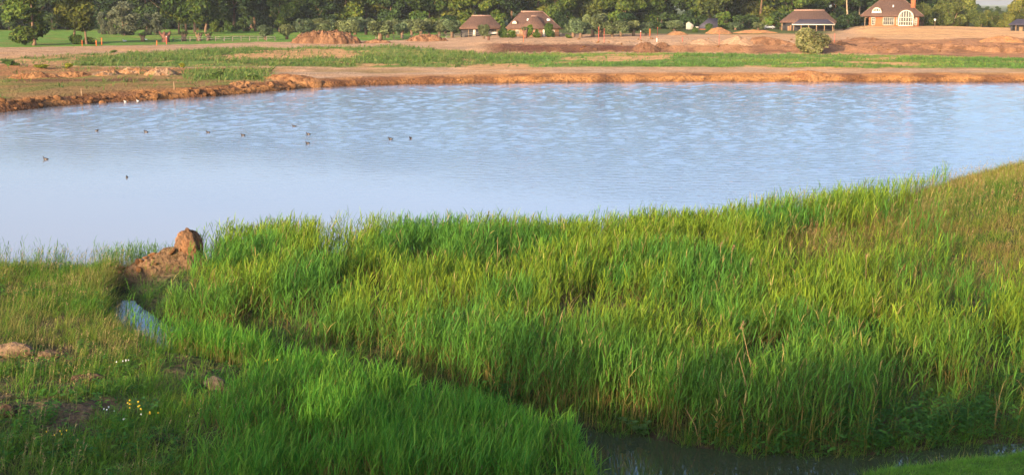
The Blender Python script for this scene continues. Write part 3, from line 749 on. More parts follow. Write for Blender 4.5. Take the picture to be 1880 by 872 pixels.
def lobes_for(kind, r):
    L = []
    if kind == 'broad':
        H = 1.0
        for k in range(17):
            z = r.uniform(.26, .93); w = .33 * math.sin(min(1, (z - .12) / .55) * math.pi / 2) * (1 - max(0, z - .72) * 2.2)
            f = r.uniform(0, 6.28); q = r.uniform(.2, 1.0) * w
            s = r.uniform(.09, .155); L.append((math.cos(f) * q, math.sin(f) * q, z, s * 1.15, s * 1.15, s * .85))
    elif kind == 'tall':
        for k in range(19):
            z = r.uniform(.18, .95); w = .19 * (1 - max(0, z - .7) * 2.4)
            f = r.uniform(0, 6.28); q = r.uniform(.1, 1.0) * w
            s = r.uniform(.07, .12); L.append((math.cos(f) * q, math.sin(f) * q, z, s, s, s * 1.15))
    elif kind == 'skirt':
        for k in range(22):
            z = r.uniform(.05, .93); w = .30 * (1 - abs(z - .5) * .7)
            f = r.uniform(0, 6.28); q = r.uniform(.2, 1.0) * w
            s = r.uniform(.075, .13); L.append((math.cos(f) * q, math.sin(f) * q, z, s * 1.1, s * 1.1, s * .8))
    elif kind == 'thin':
        for k in range(15):
            z = r.uniform(.42, .97); w = .2 * (1 - max(0, z - .75) * 2)
            f = r.uniform(0, 6.28); q = r.uniform(.2, 1.0) * w
            s = r.uniform(.05, .095); L.append((math.cos(f) * q, math.sin(f) * q, z, s, s, s * .8))
    elif kind == 'ball':
        for k in range(11):
            f = r.uniform(0, 6.28); z = r.uniform(.36, .8); q = r.uniform(.1, .3)
            s = r.uniform(.17, .24); L.append((math.cos(f) * q, math.sin(f) * q, z, s, s, s * .85))
    elif kind == 'shrub':
        for k in range(13):
            f = r.uniform(0, 6.28); z = r.uniform(.14, .8); q = r.uniform(.1, .55) * (1 - z * .45)
            s = r.uniform(.18, .27); L.append((math.cos(f) * q, math.sin(f) * q, z, s, s, s * .85))
    return L
OAK = [(0.060, 0.098, 0.022), (0.078, 0.115, 0.024), (0.046, 0.080, 0.022), (0.095, 0.118, 0.026)]
DARK = [(0.036, 0.066, 0.026), (0.046, 0.078, 0.026), (0.030, 0.054, 0.024)]
OLIVE = [(0.085, 0.105, 0.030), (0.105, 0.115, 0.032), (0.066, 0.088, 0.028)]
GREY = [(0.085, 0.098, 0.055), (0.105, 0.115, 0.065), (0.066, 0.08, 0.045)]
WILLOW = [(0.090, 0.115, 0.045), (0.110, 0.130, 0.052), (0.072, 0.096, 0.04)]
HEDGE = [(0.06, 0.11, 0.025), (0.08, 0.13, 0.028), (0.10, 0.13, 0.03)]
_proto = {}
def proto(kind, pal, n, size, nv, tk=('bark', .017, 7, .3)):
    """unit-height crown and trunk meshes, a few variants of each kind"""
    key = (kind, id(pal), nv)
    if key not in _proto:
        sd = 100 + nv * 13 + len(_proto) * 7; r = random.Random(sd)
        gc = Geo(); leaf_cloud(gc, lobes_for(kind, r), n, size, pal, .6, .35, sd)
        gt = Geo()
        if kind == 'ball':
            gt.tube([(0, 0, -.03), (.01, 0, .2), (0, .01, .42)], [.1, .085, .105], 8); 
            for k in range(7):
                f = k * .9; gt.tube([(0, 0, .36), (.12 * math.cos(f), .12 * math.sin(f), .5), (.2 * math.cos(f), .2 * math.sin(f), .7)], [.035, .02, .008], 4)
        elif kind == 'shrub':
            for k in range(6):
                f = k * 1.05; gt.tube([(0.03 * math.cos(f), .03 * math.sin(f), -.03), (.12 * math.cos(f), .12 * math.sin(f), .3), (.3 * math.cos(f), .3 * math.sin(f), .65)], [.03, .022, .008], 4)
        else: limb_tree(gt, .93, tk[1], tk[2], tk[3], sd, .45 if kind == 'thin' else .25)
        mc = gc.mesh('crown'); mt = gt.mesh('trunk', smooth=True, colors=False)
        _proto[key] = (mc, mt)
    return _proto[key]
NV = {}
def tree(name, loc, H, kind, pal, label, cat='tree', group=None, wide=1.0, n=3600, size=.028, variants=4, mat='crown', bark='bark', tk=('bark', .017, 7, .3), deep=None):
    key = (kind, id(pal)); NV[key] = NV.get(key, -1) + 1
    mc, mt = proto(kind, pal, n, size, NV[key] % variants, tk)
    e = empty(name, loc, random.uniform(0, 6.28), (H * wide, H * (deep or wide), H))
    link('crown', mc, M[mat], e); link('trunk', mt, M[bark], e)
    tag(e, label, cat, group)
    return e
random.seed(5)
ORD = ['first', 'second', 'third', 'fourth', 'fifth', 'sixth', 'seventh', 'eighth', 'ninth', 'tenth', 'eleventh', 'twelfth', 'thirteenth', 'fourteenth', 'fifteenth', 'sixteenth', 'seventeenth', 'eighteenth', 'nineteenth', 'twentieth', 'twenty-first', 'twenty-second', 'twenty-third', 'twenty-fourth', 'twenty-fifth', 'twenty-sixth', 'twenty-seventh', 'twenty-eighth', 'twenty-ninth', 'thirtieth', 'thirty-first', 'thirty-second', 'thirty-third', 'thirty-fourth']

# the wood: front row, px positions and heights (m)
front = [(395, 462, 22, 'broad', DARK), (432, 470, 25, 'tall', OAK), (470, 466, 24, 'broad', DARK), (514, 446, 13.5, 'skirt', OAK), (552, 470, 25, 'broad', OAK), (585, 455, 15, 'skirt', DARK),
         (632, 462, 24, 'skirt', OAK), (676, 470, 26, 'broad', OLIVE), (716, 458, 21, 'skirt', DARK), (752, 465, 23, 'skirt', OLIVE), (790, 455, 20, 'skirt', OAK), (828, 462, 22, 'skirt', OLIVE),
         (868, 455, 21, 'skirt', OAK), (906, 470, 24, 'skirt', OLIVE), (940, 460, 22, 'broad', DARK), (985, 470, 24, 'skirt', OLIVE), (1030, 455, 19, 'skirt', OAK), (1070, 462, 22, 'skirt', OLIVE),
         (1110, 470, 25, 'broad', DARK), (1150, 455, 18, 'skirt', OAK), (1186, 465, 23, 'tall', OAK), (1218, 470, 24, 'skirt', DARK), (1262, 480, 25, 'broad', OAK), (1300, 468, 24, 'broad', OLIVE),
         (1330, 486, 25, 'thin', OLIVE), (1364, 486, 24, 'broad', OAK), (1394, 478, 22, 'skirt', OLIVE), (1422, 492, 23, 'thin', OAK), (1450, 482, 22, 'skirt', OAK), (1486, 494, 22, 'broad', OAK)]
front.sort(key=lambda t: t[0])
for i, (px, D, H, kind, pal) in enumerate(front):
    p = at_dist(px, D)
    tree('forest_tree', p, H, kind, pal, ORD[i] + ' tree from the left in the front row of the dense wood', 'tree', 'trees in the front row of the wood', wide=random.uniform(.95, 1.2), n=7200, size=.026, variants=3)
back = [(px + random.uniform(-10, 10), random.uniform(500, 540), random.uniform(23, 28)) for px in list(np.arange(-70, 1720, 38)) + [500, 488]]
for i, (px, D, H) in enumerate(back):
    tree('forest_tree', at_dist(px, D), H, random.choice(['broad', 'skirt', 'skirt']), random.choice([DARK, DARK, OAK]),
         'dark tree filling the back row of the wood behind other trees', 'tree', 'trees in the back row of the wood', wide=1.25, n=7200, size=.026, variants=3)
# undergrowth along the wood's edge
for i, px in enumerate(np.arange(395, 1560, 29)):
    tree('forest_bush', at_dist(px + random.uniform(-6, 6), 452 + random.uniform(0, 14)), random.uniform(3.5, 6.5), 'shrub', random.choice([DARK, DARK, HEDGE]),
         'dark undergrowth bush at the foot of the wood', 'bush', 'undergrowth along the foot of the wood', wide=1.0, n=1500, size=.075, variants=3)
# trees at far left
def big(px, py, H, kind, pal, label, **kw):
    return tree('field_tree', ground_at(px, py), H, kind, pal, label, 'tree', **kw)
big(62, 84, 17.5, 'skirt', OAK, 'big leafy tree at far left with foliage down to the ground', n=7500, size=.024, wide=1.15, variants=1)
big(136, 82, 17, 'broad', OLIVE, 'tall tree with bare leaning trunk, left one of a close pair', n=6000, size=.024, wide=.95, variants=2)
big(160, 82, 16, 'broad', OLIVE, 'tall tree with thin bare trunk, right one of a close pair', n=5500, size=.024, wide=.9, variants=2)
for px, lab in ((140, 'low round bush around the left trunk of the tree pair'), (168, 'low round bush around the right trunk of the tree pair')):
    tree('field_bush', ground_at(px, 82), 2.3, 'shrub', HEDGE, lab, 'bush', n=1500, size=.075, wide=1.3, variants=2)
for px, py, H, w, lab in ((228, 66, 9.5, 1.35, 'large grey-green willow with broad rounded crown in the field'), (270, 65, 6.6, .9, 'left of two small grey willows beside the large one'), (287, 65, 6.4, .85, 'right of two small grey willows beside the large one'), (207, 64, 7.2, .9, 'narrow grey willow left of the large grey one'), (186, 64, 6.5, .8, 'pale narrow willow right of the tall tree pair')):
    tree('grey_willow', ground_at(px, py), H, 'skirt', GREY, lab, 'willow', 'grey willows in the left field', wide=w, n=4500, size=.03, variants=2, mat='willow')
for px, H, lab in ((340, 19, 'leftmost of the oaks behind the stump willows'), (358, 21, 'second oak behind the stump willows, forked trunk'), (378, 22, 'third oak behind the stump willows, thick trunk'), (330, 17, 'slender oak leaning left of the field oaks')):
    tree('oak_tree', at_dist(px, 425), H, 'broad', OAK, lab, 'tree', 'oaks behind the stump willows', wide=1.05, n=7200, size=.026, variants=3, tk=('bark', .026, 7, .3))
for px in np.arange(-60, 400, 26):
    tree('forest_bush', at_dist(px + random.uniform(-8, 8), 480 + random.uniform(0, 15)), random.uniform(4, 8), 'shrub', DARK,
         'dark hedge bush behind the left field', 'bush', 'hedge behind the left field', wide=1.2, n=1500, size=.075, variants=3)
for px in np.arange(0, 340, 44):
    tree('forest_tree', at_dist(px + random.uniform(-8, 8), 498), random.uniform(15, 21), random.choice(['broad', 'skirt']), DARK,
         'dark tree of the wood behind the left field', 'tree', 'trees behind the left field', wide=1.15, n=7200, size=.026, variants=3)
# round pollard willows in front of the wood: (px, base py, crown width px, height px)
pol = [(527, 73, 26, 24), (487, 74, 26, 22), (556, 66, 34, 28), (590, 64, 30, 24), (588, 66, 28, 20), (640, 68, 34, 28), (652, 65, 28, 26), (672, 64, 26, 26), (698, 74, 42, 32), (712, 70, 30, 28), (738, 71, 26, 24), (722, 63, 22, 22), (756, 66, 26, 26), (773, 67, 30, 27), (788, 66, 24, 26), (806, 66, 26, 26), (830, 70, 28, 28), (744, 62, 30, 22), (765, 62, 30, 22), (818, 63, 26, 22), (608, 62, 28, 22), (632, 62, 28, 22),
       (888, 72, 19, 24), (1052, 69, 28, 30), (1066, 70, 28, 24), (1088, 68, 32, 34), (1103, 68, 36, 38), (1124, 68, 26, 20), (1140, 68, 24, 25), (1163, 67, 26, 24), (1186, 66, 22, 22), (1238, 57, 32, 17), (1350, 56, 22, 12), (1392, 56, 22, 12)]
pol.sort()
for i, (px, py, w, h) in enumerate(pol):
    p = ground_at(px, py); ppm = FPX / p[1] / 1.18
    e = tree('pollard_willow', p, h / ppm, 'ball', WILLOW, ORD[i] if i < 34 else '', 'willow', 'round pollard willows before the wood', wide=w / h / 1.0, n=2600, size=.062, variants=4, mat='willow')
    where = 'left of the thatched barn' if px < 845 else 'in front of the thatched barn and farmhouse' if px < 1030 else 'right of the thatched farmhouse' if px < 1230 else 'on the building site near the wood'
    e['label'] = ORD[i] + ' round grey-green pollard willow from the left, ' + where
# garden shrubs by the farmhouse
for px, py, w, h, lab in ((922, 70, 22, 22, 'leafy shrub between barn and farmhouse'), (940, 70, 20, 14, 'dark low shrub before the farmhouse left wall'), (970, 69, 22, 30, 'upright green shrub in the middle before the farmhouse'), (984, 70, 18, 15, 'dark round shrub before the farmhouse wing'), (1008, 69, 22, 26, 'brownish shrub at the right end of the farmhouse'), (1044, 71, 16, 10, 'small round bush right of the farmhouse'), (1276, 60, 18, 10, 'small green bush before the white gable'), (1302, 59, 22, 15, 'dark leafy shrub before the hidden house roof')):
    p = ground_at(px, py); ppm = FPX / p[1]
    tree('garden_shrub', p, h / ppm, 'shrub', HEDGE, lab, 'shrub', wide=w / h * .75, n=1600, size=.075, variants=3)
# lone willow bush on the site
p = ground_at(1496, 99); ppm = FPX / p[1]
tree('willow_bush', p, 52 / ppm, 'shrub', [(0.13, 0.135, 0.045), (0.165, 0.155, 0.055), (0.095, 0.11, 0.04), (0.19, 0.17, 0.075)], 'large silvery willow bush standing alone on the dirt bank', 'bush', wide=1.2, n=9000, size=.042, variants=1, mat='willow')
# weeds and yellow flowering bushes on the left flats
for px, py, w, h, yl, lab in ((20, 121, 44, 14, 0, 'dark green bush at the left edge of the far flats'), (75, 126, 46, 8, 1, 'long low bush with yellow flowers beside the clay heaps'), (125, 127, 28, 10, 1, 'small rounded bush with bright yellow flowers beside the clay heaps'), (400, 144, 38, 12, 0, 'dark green bush at the edge of the brown flat'), (462, 146, 50, 8, 0, 'low green bush left of the orange clay heap'), (333, 124, 22, 8, 1, 'small yellow flowering patch in the weeds'), (208, 97, 20, 6, 0, 'lone low bush by the sand track')):
    p = ground_at(px, py); ppm = FPX / p[1]
    tree('flats_bush', p, h / ppm, 'shrub', [(0.30, 0.29, 0.02), (0.24, 0.26, 0.03), (0.12, 0.17, 0.03)] if yl else HEDGE, lab, 'bush', wide=w / h * .62, n=1200, size=.08, variants=1 if yl else 3)
# right: shrubs beyond the mound, trees behind and a far wood
YS = [(0.105, 0.115, 0.03), (0.125, 0.125, 0.035), (0.08, 0.10, 0.03)]
rs = [(1692, 470, 8), (1722, 480, 6.5), (1748, 474, 8.5), (1775, 478, 10.5), (1800, 474, 7.5), (1826, 480, 8), (1850, 476, 7), (1880, 482, 9), (1905, 478, 8), (1735, 500, 10), (1762, 505, 11), (1815, 505, 11), (1842, 508, 10), (1870, 506, 11)]
for i, (px, D, H) in enumerate(sorted(rs)):
    if 1765 < px < 1868: H = min(H, 11 - (np.interp(px, [1765, 1790, 1860], [12, 20, 22]) - 8) * D / FPX - 3.0)
    tree('scrub_tree', at_dist(px, D), H, 'shrub', random.choice([YS, OLIVE]), ORD[i] + ' rounded olive scrub tree from the left, right of the villa', 'tree', 'scrub trees beyond the sand mound', wide=.8, n=4200, size=.045, variants=3)
for i, (px, D, H, k) in enumerate(((1556, 500, 23, 'thin'), (1578, 512, 20, 'thin'), (1600, 520, 20, 'broad'), (1535, 505, 21, 'thin'))):
    tree('slender_tree', at_dist(px, D), H, k, OAK, ORD[i] + ' slender bare-stemmed tree between barn and villa', 'tree', 'slender trees beside the villa', wide=.9, n=2600, size=.026, variants=3, bark='bark_pale')
for i, (px, D, H) in enumerate(((1610, 560, 18), (1640, 570, 18), (1668, 570, 17.5), (1692, 560, 17), (1715, 560, 15.5), (1742, 575, 12.5), (1895, 560, 16), (1884, 570, 12))):
    tree('forest_tree', at_dist(px, D), H, 'skirt', random.choice([OLIVE, DARK, OAK]), ORD[i] + ' leafy tree in the row behind the brick villa', 'tree', 'trees behind the villa', wide=1.2, n=7200, size=.026, variants=3)
for i, px in enumerate(np.arange(1730, 1960, 17)):
    tree('distant_tree', at_dist(px + random.uniform(-5, 5), 820 + random.uniform(-30, 60)), random.uniform(5.6, 8.2), 'skirt', DARK, 'distant hazy tree under the open sky at far right', 'tree', 'distant trees under the sky', wide=1.3, n=2500, size=.04, variants=2)

# ------------------------------------------------------------------ heaps of earth and clods
def heap(name, px, py, wpx, hpx, dep, label, c1, c2, cat='earth heap', clod=0.25, shape=1.0, sink=.9, seed=1, peak=0.0, res=(60, 34), ref=None, squareness=1.6):
    p = ground_at(px, py) if ref is None else np.array(ref); ppm = FPX / p[1]
    W, H = wpx / ppm / 2, hpx / ppm * .8
    nu, nv = res
    u, v = np.meshgrid(np.linspace(-1.1, 1.1, nu), np.linspace(-1.1, 1.1, nv))
    uu = u + .22 * (fbm(u * 2.5 + seed, v * 2.5, seed + 3) - .5); vv = v + .22 * (fbm(u * 2.5, v * 2.5 + seed, seed + 4) - .5)
    rr = np.sqrt((np.abs(uu - peak * (1 - np.abs(vv))) ) ** 2 + vv ** 2)
    h = np.clip(1 - rr ** squareness, -.3, 1) ** 1.0 if shape == 1.0 else np.sign(1 - rr) * np.abs(1 - rr) ** shape
    h = np.maximum(h, -.3)
    n = fbm(u * W * 1.1 + seed * 7, v * dep * 1.1, seed, 4) - .5
    n2 = fbm(u * W * 3.2 + seed * 5, v * dep * 3.2, seed + 9, 3) - .5
    n3 = np.abs(fbm(u * W * 1.9 + seed, v * dep * 1.9, seed + 21, 3) - .5) * 2
    z = h * H * (1 + .35 * n) + clod * (n * .7 + n2 * 1.1 - n3 * .5) * np.clip(h * 3 + .2, 0, 1)
    z = np.where(h <= 0, h * H * .8 - sink, z)
    x = u * W; y = v * dep
    cw = sstep(.42, .6, fbm(u * W * .9 + 3, v * dep * .9 + seed, seed + 12))[..., None]
    cc = np.array(c1) * (1 - cw) + np.array(c2) * cw
    g = Geo(); i = np.arange(nu * nv).reshape(nv, nu)
    q = np.stack([i[:-1, :-1], i[:-1, 1:], i[1:, 1:], i[1:, :-1]], -1).reshape(-1, 4)
    g.add(np.stack([x, y, z], -1).reshape(-1, 3), q=q, c=cc.reshape(-1, 3))
    o = g.build(name, M['clod'], smooth=False)
    o.location = (p[0], p[1] + dep * .7, p[2]); o.rotation_euler = (0, 0, -math.atan2(p[0], p[1]))
    tag(o, label, cat)
    return o
BR, BR2 = (0.205, 0.105, 0.055), (0.12, 0.06, 0.032)
OC, OC2 = (0.25, 0.125, 0.053), (0.18, 0.08, 0.033)
SD, SD2 = (0.275, 0.17, 0.105), (0.235, 0.14, 0.083)
DB, DB2 = (0.13, 0.065, 0.036), (0.065, 0.035, 0.022)
heap('earth_heap', 596, 81, 132, 26, 5, 'long heap of brown clods, biggest on the far shore', BR, BR2, clod=1.0, seed=3, squareness=4, res=(120, 60))
heap('earth_heap', 783, 77, 82, 16, 4, 'low ragged heap of brown clods left of the barn', BR, BR2, clod=.8, seed=5, res=(80, 40))
heap('earth_heap', 690, 80, 60, 8, 3, 'small brown clod ridge right of the biggest heap', BR, BR2, clod=.4, seed=6)
heap('earth_heap', 1187, 96, 62, 21, 4, 'dark brown clod heap on the dirt bank', DB, BR2, clod=.55, seed=7)
heap('earth_heap', 1218, 90, 40, 14, 3, 'small dark clod heap right of the larger dark one', BR2, DB, clod=.5, seed=8)
heap('earth_heap', 1425, 84, 110, 18, 5, 'wide brown earth heap left of the willow bush', BR, BR2, clod=.5, seed=9, peak=-.3)
heap('sand_pile', 1368, 83, 76, 19, 6, 'smooth pale sand pile with a rounded top', SD, SD2, 'sand pile', clod=.08, seed=10, squareness=1.3, peak=-.25)
heap('sand_pile', 1292, 83, 66, 12, 5, 'lower pale sand pile left of the rounded one', SD, SD2, 'sand pile', clod=.08, seed=11, squareness=1.3)
heap('earth_heap', 1322, 63, 52, 15, 5, 'domed brown earth heap under the thin trees', OC, BR, clod=.25, seed=12, squareness=1.5)
heap('earth_heap', 1246, 65, 42, 9, 4, 'small domed earth heap under the leaning willow', OC, BR, clod=.2, seed=13)
heap('earth_heap', 1390, 62, 90, 8, 4, 'low brown earth ridge before the white car', BR, OC, clod=.2, seed=14)
heap('earth_heap', 1850, 77, 80, 13, 5, 'brown earth heap at the right edge below the shed', OC, BR, clod=.4, seed=15)
heap('earth_heap', 1590, 74, 60, 6, 2, 'scatter of dark clods on the sand before the villa', DB, BR2, clod=.45, seed=16)
heap('earth_heap', 1545, 85, 60, 10, 2, 'dark clod pile at the right foot of the willow bush', DB, DB2, clod=.45, seed=18)
heap('clod_ridge', 1720, 88, 330, 8, 3, 'long ridge of dark clods across the dirt at right', BR2, BR, clod=.5, seed=17, res=(150, 20))
heap('clay_heap', 545, 150, 130, 15, 4.5, 'orange clay heap with smooth slope on the far shore', OC, OC2, clod=.3, seed=19, peak=-.45, squareness=1.3)
heap('clay_heap', 1490, 141, 90, 12, 4, 'orange clay heap on the shore at right', OC, OC2, clod=.35, seed=20)
heap('clay_heap', 290, 139, 66, 13, 3.5, 'pale boulder-like clay heap on the brown flat, rightmost of its row', (0.29, 0.18, 0.105), OC, clod=.5, seed=21, squareness=3)
heap('clay_heap', 240, 135, 66, 10, 3, 'pale clay heap second from right in its row', (0.30, 0.19, 0.11), OC, clod=.4, seed=22, squareness=3)
heap('clay_heap', 190, 139, 60, 10, 3, 'grey-brown clay heap in the middle of the row', (0.19, 0.125, 0.08), OC, clod=.4, seed=23)
heap('clay_heap', 130, 143, 80, 12, 3, 'orange clay heap behind yellow flowering bushes', OC, OC2, clod=.4, seed=24)
heap('clay_heap', 55, 144, 100, 12, 3, 'long orange clay heap at the left edge', OC, OC2, clod=.4, seed=25)
heap('clay_heap', 437, 160, 60, 12, 3, 'brown cut clod heap at the bend of the far shore', OC, DB, clod=.5, seed=26)

# lumps of clay broken from the far bank, lying along the waterline
def lump_mesh(seed):
    r = np.random.default_rng(seed); nu, nv = 9, 6; vs = []
    for j in range(nv):
        th = math.pi * (j + .02) / (nv - 1 + .04)
        for i in range(nu):
            f = 2 * math.pi * i / nu; k = .72 + .5 * r.random()
            vs.append((math.cos(f) * math.sin(th) * k, math.sin(f) * math.sin(th) * k * .8, math.cos(th) * .7 * (.8 + .3 * r.random())))
    q = [(j * nu + i, j * nu + (i + 1) % nu, (j + 1) * nu + (i + 1) % nu, (j + 1) * nu + i) for j in range(nv - 1) for i in range(nu)]
    g = Geo(); g.add(vs, q=q, c=np.array([.2, .095, .04]) * r.uniform(.55, 1.1))
    return g.mesh('clay_lump', smooth=False)
LM = [lump_mesh(s) for s in range(8)]
rl = random.Random(3); cnt = 0
for k in range(90):
    px = rl.uniform(2, 1878) if k > 70 else rl.uniform(2, 620)
    a = (px - 940) / FPX; s = float(np.interp(a, *SHORE))
    yy = s + rl.uniform(-.3, 3.2); x = a * yy; z = float(height(x, yy))
    if z < -.1 or z > 1.15: continue
    o = link('clay_lump', LM[k % 8], M['clod']); sc = rl.uniform(.16, .46) * (1.1 if px < 620 else .7)
    o.location = (x, yy, z + sc * .05); o.rotation_euler = (rl.uniform(-.4, .4), rl.uniform(-.4, .4), rl.uniform(0, 6.28)); o.scale = (sc * 1.2, sc, sc * rl.uniform(.7, 1.2))
    tag(o, 'lump of orange clay broken off along the far waterline', 'clay lump', 'clay lumps along the far waterline')

# near clay spit with its knob, and bare clods in the near grass
def blob(name, loc, s, label, cat, c1, c2, seed, rz=0, fine=.22, n=(44, 26), amp=.75):
    nu, nv = n; f, th = np.meshgrid(np.linspace(0, 2 * np.pi, nu, endpoint=False), np.linspace(.02, np.pi - .02, nv))
    d = np.stack([np.cos(f) * np.sin(th), np.sin(f) * np.sin(th), np.cos(th)], -1)
    a = fbm(d[..., 0] * 1.7 + d[..., 2] * 1.1 + seed, d[..., 1] * 1.7 - d[..., 2] * .9, seed, 4) - .5
    b = fbm(d[..., 0] * 6 + d[..., 2] * 5 + seed, d[..., 1] * 6 - d[..., 2] * 4, seed + 4, 3) - .5
    r = 1 + amp * a + fine * b
    P = d * r[..., None] * np.array(s)
    cw = sstep(.42, .6, fbm(d[..., 0] * 3 + d[..., 2] * 3, d[..., 1] * 3 + seed, seed + 8))[..., None]
    cc = np.array(c1) * (1 - cw) + np.array(c2) * cw
    g = Geo(); i = np.arange(nu * nv).reshape(nv, nu); j = np.roll(i, -1, 1)
    q = np.stack([i[:-1], i[1:], j[1:], j[:-1]], -1).reshape(-1, 4)
    g.add(P.reshape(-1, 3), q=q, c=cc.reshape(-1, 3))
    o = g.build(name, M['clod'], smooth=False); o.location = tuple(loc); o.rotation_euler = (0, 0, rz); tag(o, label, cat)
    return o
kx, ky = SPIT[0]
blob('clay_mound', (kx + .05, ky + .05, float(height(kx, ky)) - .38), (.56, .53, .86), 'orange weathered clay knob rising above the reed bed', 'clay mound', (0.235, 0.118, 0.055), (0.14, 0.078, 0.042), 33, fine=.3, n=(64, 40), amp=.4)
rk = random.Random(9)
for k in range(26):
    u = rk.random() ** .8; x = lerp(kx, SPIT[1][0], u) + rk.gauss(0, .45); y = lerp(ky, SPIT[1][1], u) + rk.gauss(-.25, .4); sc = rk.uniform(.05, .17)
    o = link('clay_lump', LM[k % 8], M['clod']); o.location = (x, y, float(height(x, y)) + sc * .2); o.rotation_euler = (rk.random(), rk.random(), rk.uniform(0, 6)); o.scale = (sc * 1.3, sc, sc * .8)
    tag(o, 'small crumb of clay lying on the near clay spit', 'clay lump', 'clay crumbs on the near spit')
for px, py, s, lab, c1, sd in ((342, 640, (.62, .45, .26), 'grey-brown clod lying in the grass below the ditch mouth', (0.22, 0.165, 0.115), 41), (396, 712, (.38, .3, .22), 'small grey clod in the shaded grass', (0.2, 0.15, 0.105), 42), (22, 652, (.85, .5, .26), 'pale sandy clod at the left edge of the near bank', (0.34, 0.22, 0.13), 43), (90, 655, (.4, .3, .14), 'small sandy clod right of the pale one', (0.28, 0.18, 0.11), 44), (12, 762, (.5, .4, .2), 'dark broken sod at the left edge in shade', (0.11, 0.07, 0.045), 45), (165, 700, (.6, .4, .16), 'dark bare sod of soil among the low herbs', (0.10, 0.062, 0.038), 46)):
    s = tuple(v * .8 for v in s); c1 = tuple(v * .75 for v in c1); p = ground_at(px, py); blob('earth_clod', (p[0], p[1], p[2] + s[2] * .7), s, lab, 'clod', c1, tuple(c * .7 for c in c1), sd, n=(28, 16))

# ------------------------------------------------------------------ dry reed stalks, wild flowers
def stalk(px, py, hpx, lab, lean=.06, plume=True, bent=0.0):
    p = ground_at(px, py); ppm = FPX / math.hypot(p[1], CAM_Z - p[2]); H = hpx / ppm
    e = empty('dry_reed', p); g = Geo()
    tip = (lean * H, 0.05 * H, H)
    g.tube([(0, 0, -.05), (lean * H * .35, .02 * H, H * .5), tip], [.011, .009, .006], 5); g.build('stem', M['straw'], e, colors=False)
    if plume:
        g2 = Geo(); r = random.Random(int(px)); n = 60
        s = np.array([r.random() for _ in range(n)]); P = np.array(tip) + np.stack([(s - .3) * .09 + bent * s * .1, s * .02, s * .2 - .13 - bent * s * .08], 1)
        d = unit(np.stack([np.array([r.gauss(.25, .5) for _ in range(n)]), np.array([r.gauss(0, .5) for _ in range(n)]), np.array([r.uniform(-.2, .9) for _ in range(n)])], 1))
        L = np.array([r.uniform(.06, .13) for _ in range(n)]); cc = np.ones((n, 3))
        ribbons(g2, P, d, d * 0 + np.array([.02, 0, -.03]), L, np.full(n, .016), cc, cc, 2)
        g2.build('plume', M['plume'], e)
    else:
        g2 = Geo(); g2.tube([(lean * H * .5, .02 * H, H * .62), (lean * H * .5 + .1, 0, H * .7), (lean * H * .5 + .26, 0, H * .66)], [.012, .01, .002], 4, squash=.3); g2.build('dry_leaf', M['straw'], e, colors=False)
    tag(e, lab, 'reed', 'dry reed stalks among the green reeds')
stalk(912, 540, 105, 'straight leafless dry stalk at left of the reed bed', .02, False)
stalk(1132, 520, 78, 'dry reed stalk left of the three plumed ones', .03, False)
stalk(1320, 545, 100, 'tallest plumed dry reed near the crest, leftmost of three', .02)
stalk(1338, 540, 86, 'plumed dry reed in the middle of three near the crest', .06)
stalk(1374, 548, 72, 'plumed dry reed, rightmost of three near the crest', .05)
stalk(1588, 560, 92, 'lone upright plumed dry reed before the brown grass hill', .0)
stalk(1392, 775, 180, 'long leaning dry reed with plume above the dark ditch bank', -.19)
stalk(1384, 790, 135, 'short leaning dry reed stalk left of the long one', -.22, False)
stalk(1424, 790, 90, 'upright dry reed stalk right of the long leaning one', .03, False)
stalk(1668, 590, 66, 'bent dry reed stalk in the grass at right', -.14, False)
stalk(1160, 560, 60, 'leaning thin dry stalk in the middle of the reed bed', .14, False)
stalk(1285, 810, 62, 'broken dry stalk leaning over the ditch edge', -.45, False)

def flower_plant(px, py, col_, lab, cat, n=9, h=.42, seed=0, fr=.035):
    fr *= .62
    p = ground_at(px, py); e = empty('wild_flower', p); r = random.Random(seed)
    gs, gl, gf = Geo(), Geo(), Geo()
    N = 22; rr = np.random.default_rng(seed)
    P = np.stack([rr.normal(0, .08, N), rr.normal(0, .08, N), rr.uniform(0, h * .7, N)], 1); f = rr.uniform(0, 6.28, N)
    d = np.stack([np.cos(f) * .8, np.sin(f) * .8, np.full(N, .5)], 1); cc = np.tile([.06, .14, .03], (N, 1))
    ribbons(gl, P, d, d * 0 - np.array([0, 0, .05]), rr.uniform(.08, .16, N), np.full(N, .035), cc, cc, 2)
    for k in range(n):
        q = (r.uniform(-.24, .24), r.uniform(-.2, .2), h * r.uniform(.75, 1.15))
        gs.tube([(q[0] * .15, q[1] * .15, 0), (q[0] * .6, q[1] * .6, q[2] * .55), q], [.006, .005, .004], 4)
        for j in range(9):
            a = j * .698
            gf.add([(q[0], q[1], q[2]), (q[0] + fr * math.cos(a), q[1] + fr * math.sin(a) - .01, q[2] + .012), (q[0] + fr * 1.25 * math.cos(a + .35), q[1] + fr * 1.25 * math.sin(a + .35) - .012, q[2] + .018), (q[0] + fr * math.cos(a + .7), q[1] + fr * math.sin(a + .7) - .01, q[2] + .012)], q=[(0, 1, 2, 3)])
        gf.tube([(q[0], q[1], q[2] - .012), (q[0], q[1], q[2] + .03)], [.008, .018], 6)
    gs.build('stem', M['bark_pale'] if False else M['green_stem'], e, colors=False); gl.build('leaves', M['grass'], e); gf.build('blossom', M[col_], e, colors=False)
    tag(e, lab, cat)
M['green_stem'] = mat_plain('green_stem', (0.07, 0.13, 0.03), .7)
flower_plant(250, 775, 'yellow', 'clump of bright yellow flowers in the shaded near grass', 'flower', 10, .5, 1, .045)
flower_plant(272, 785, 'yellow', 'few yellow flowers just right of the bright yellow clump', 'flower', 4, .42, 2, .04)
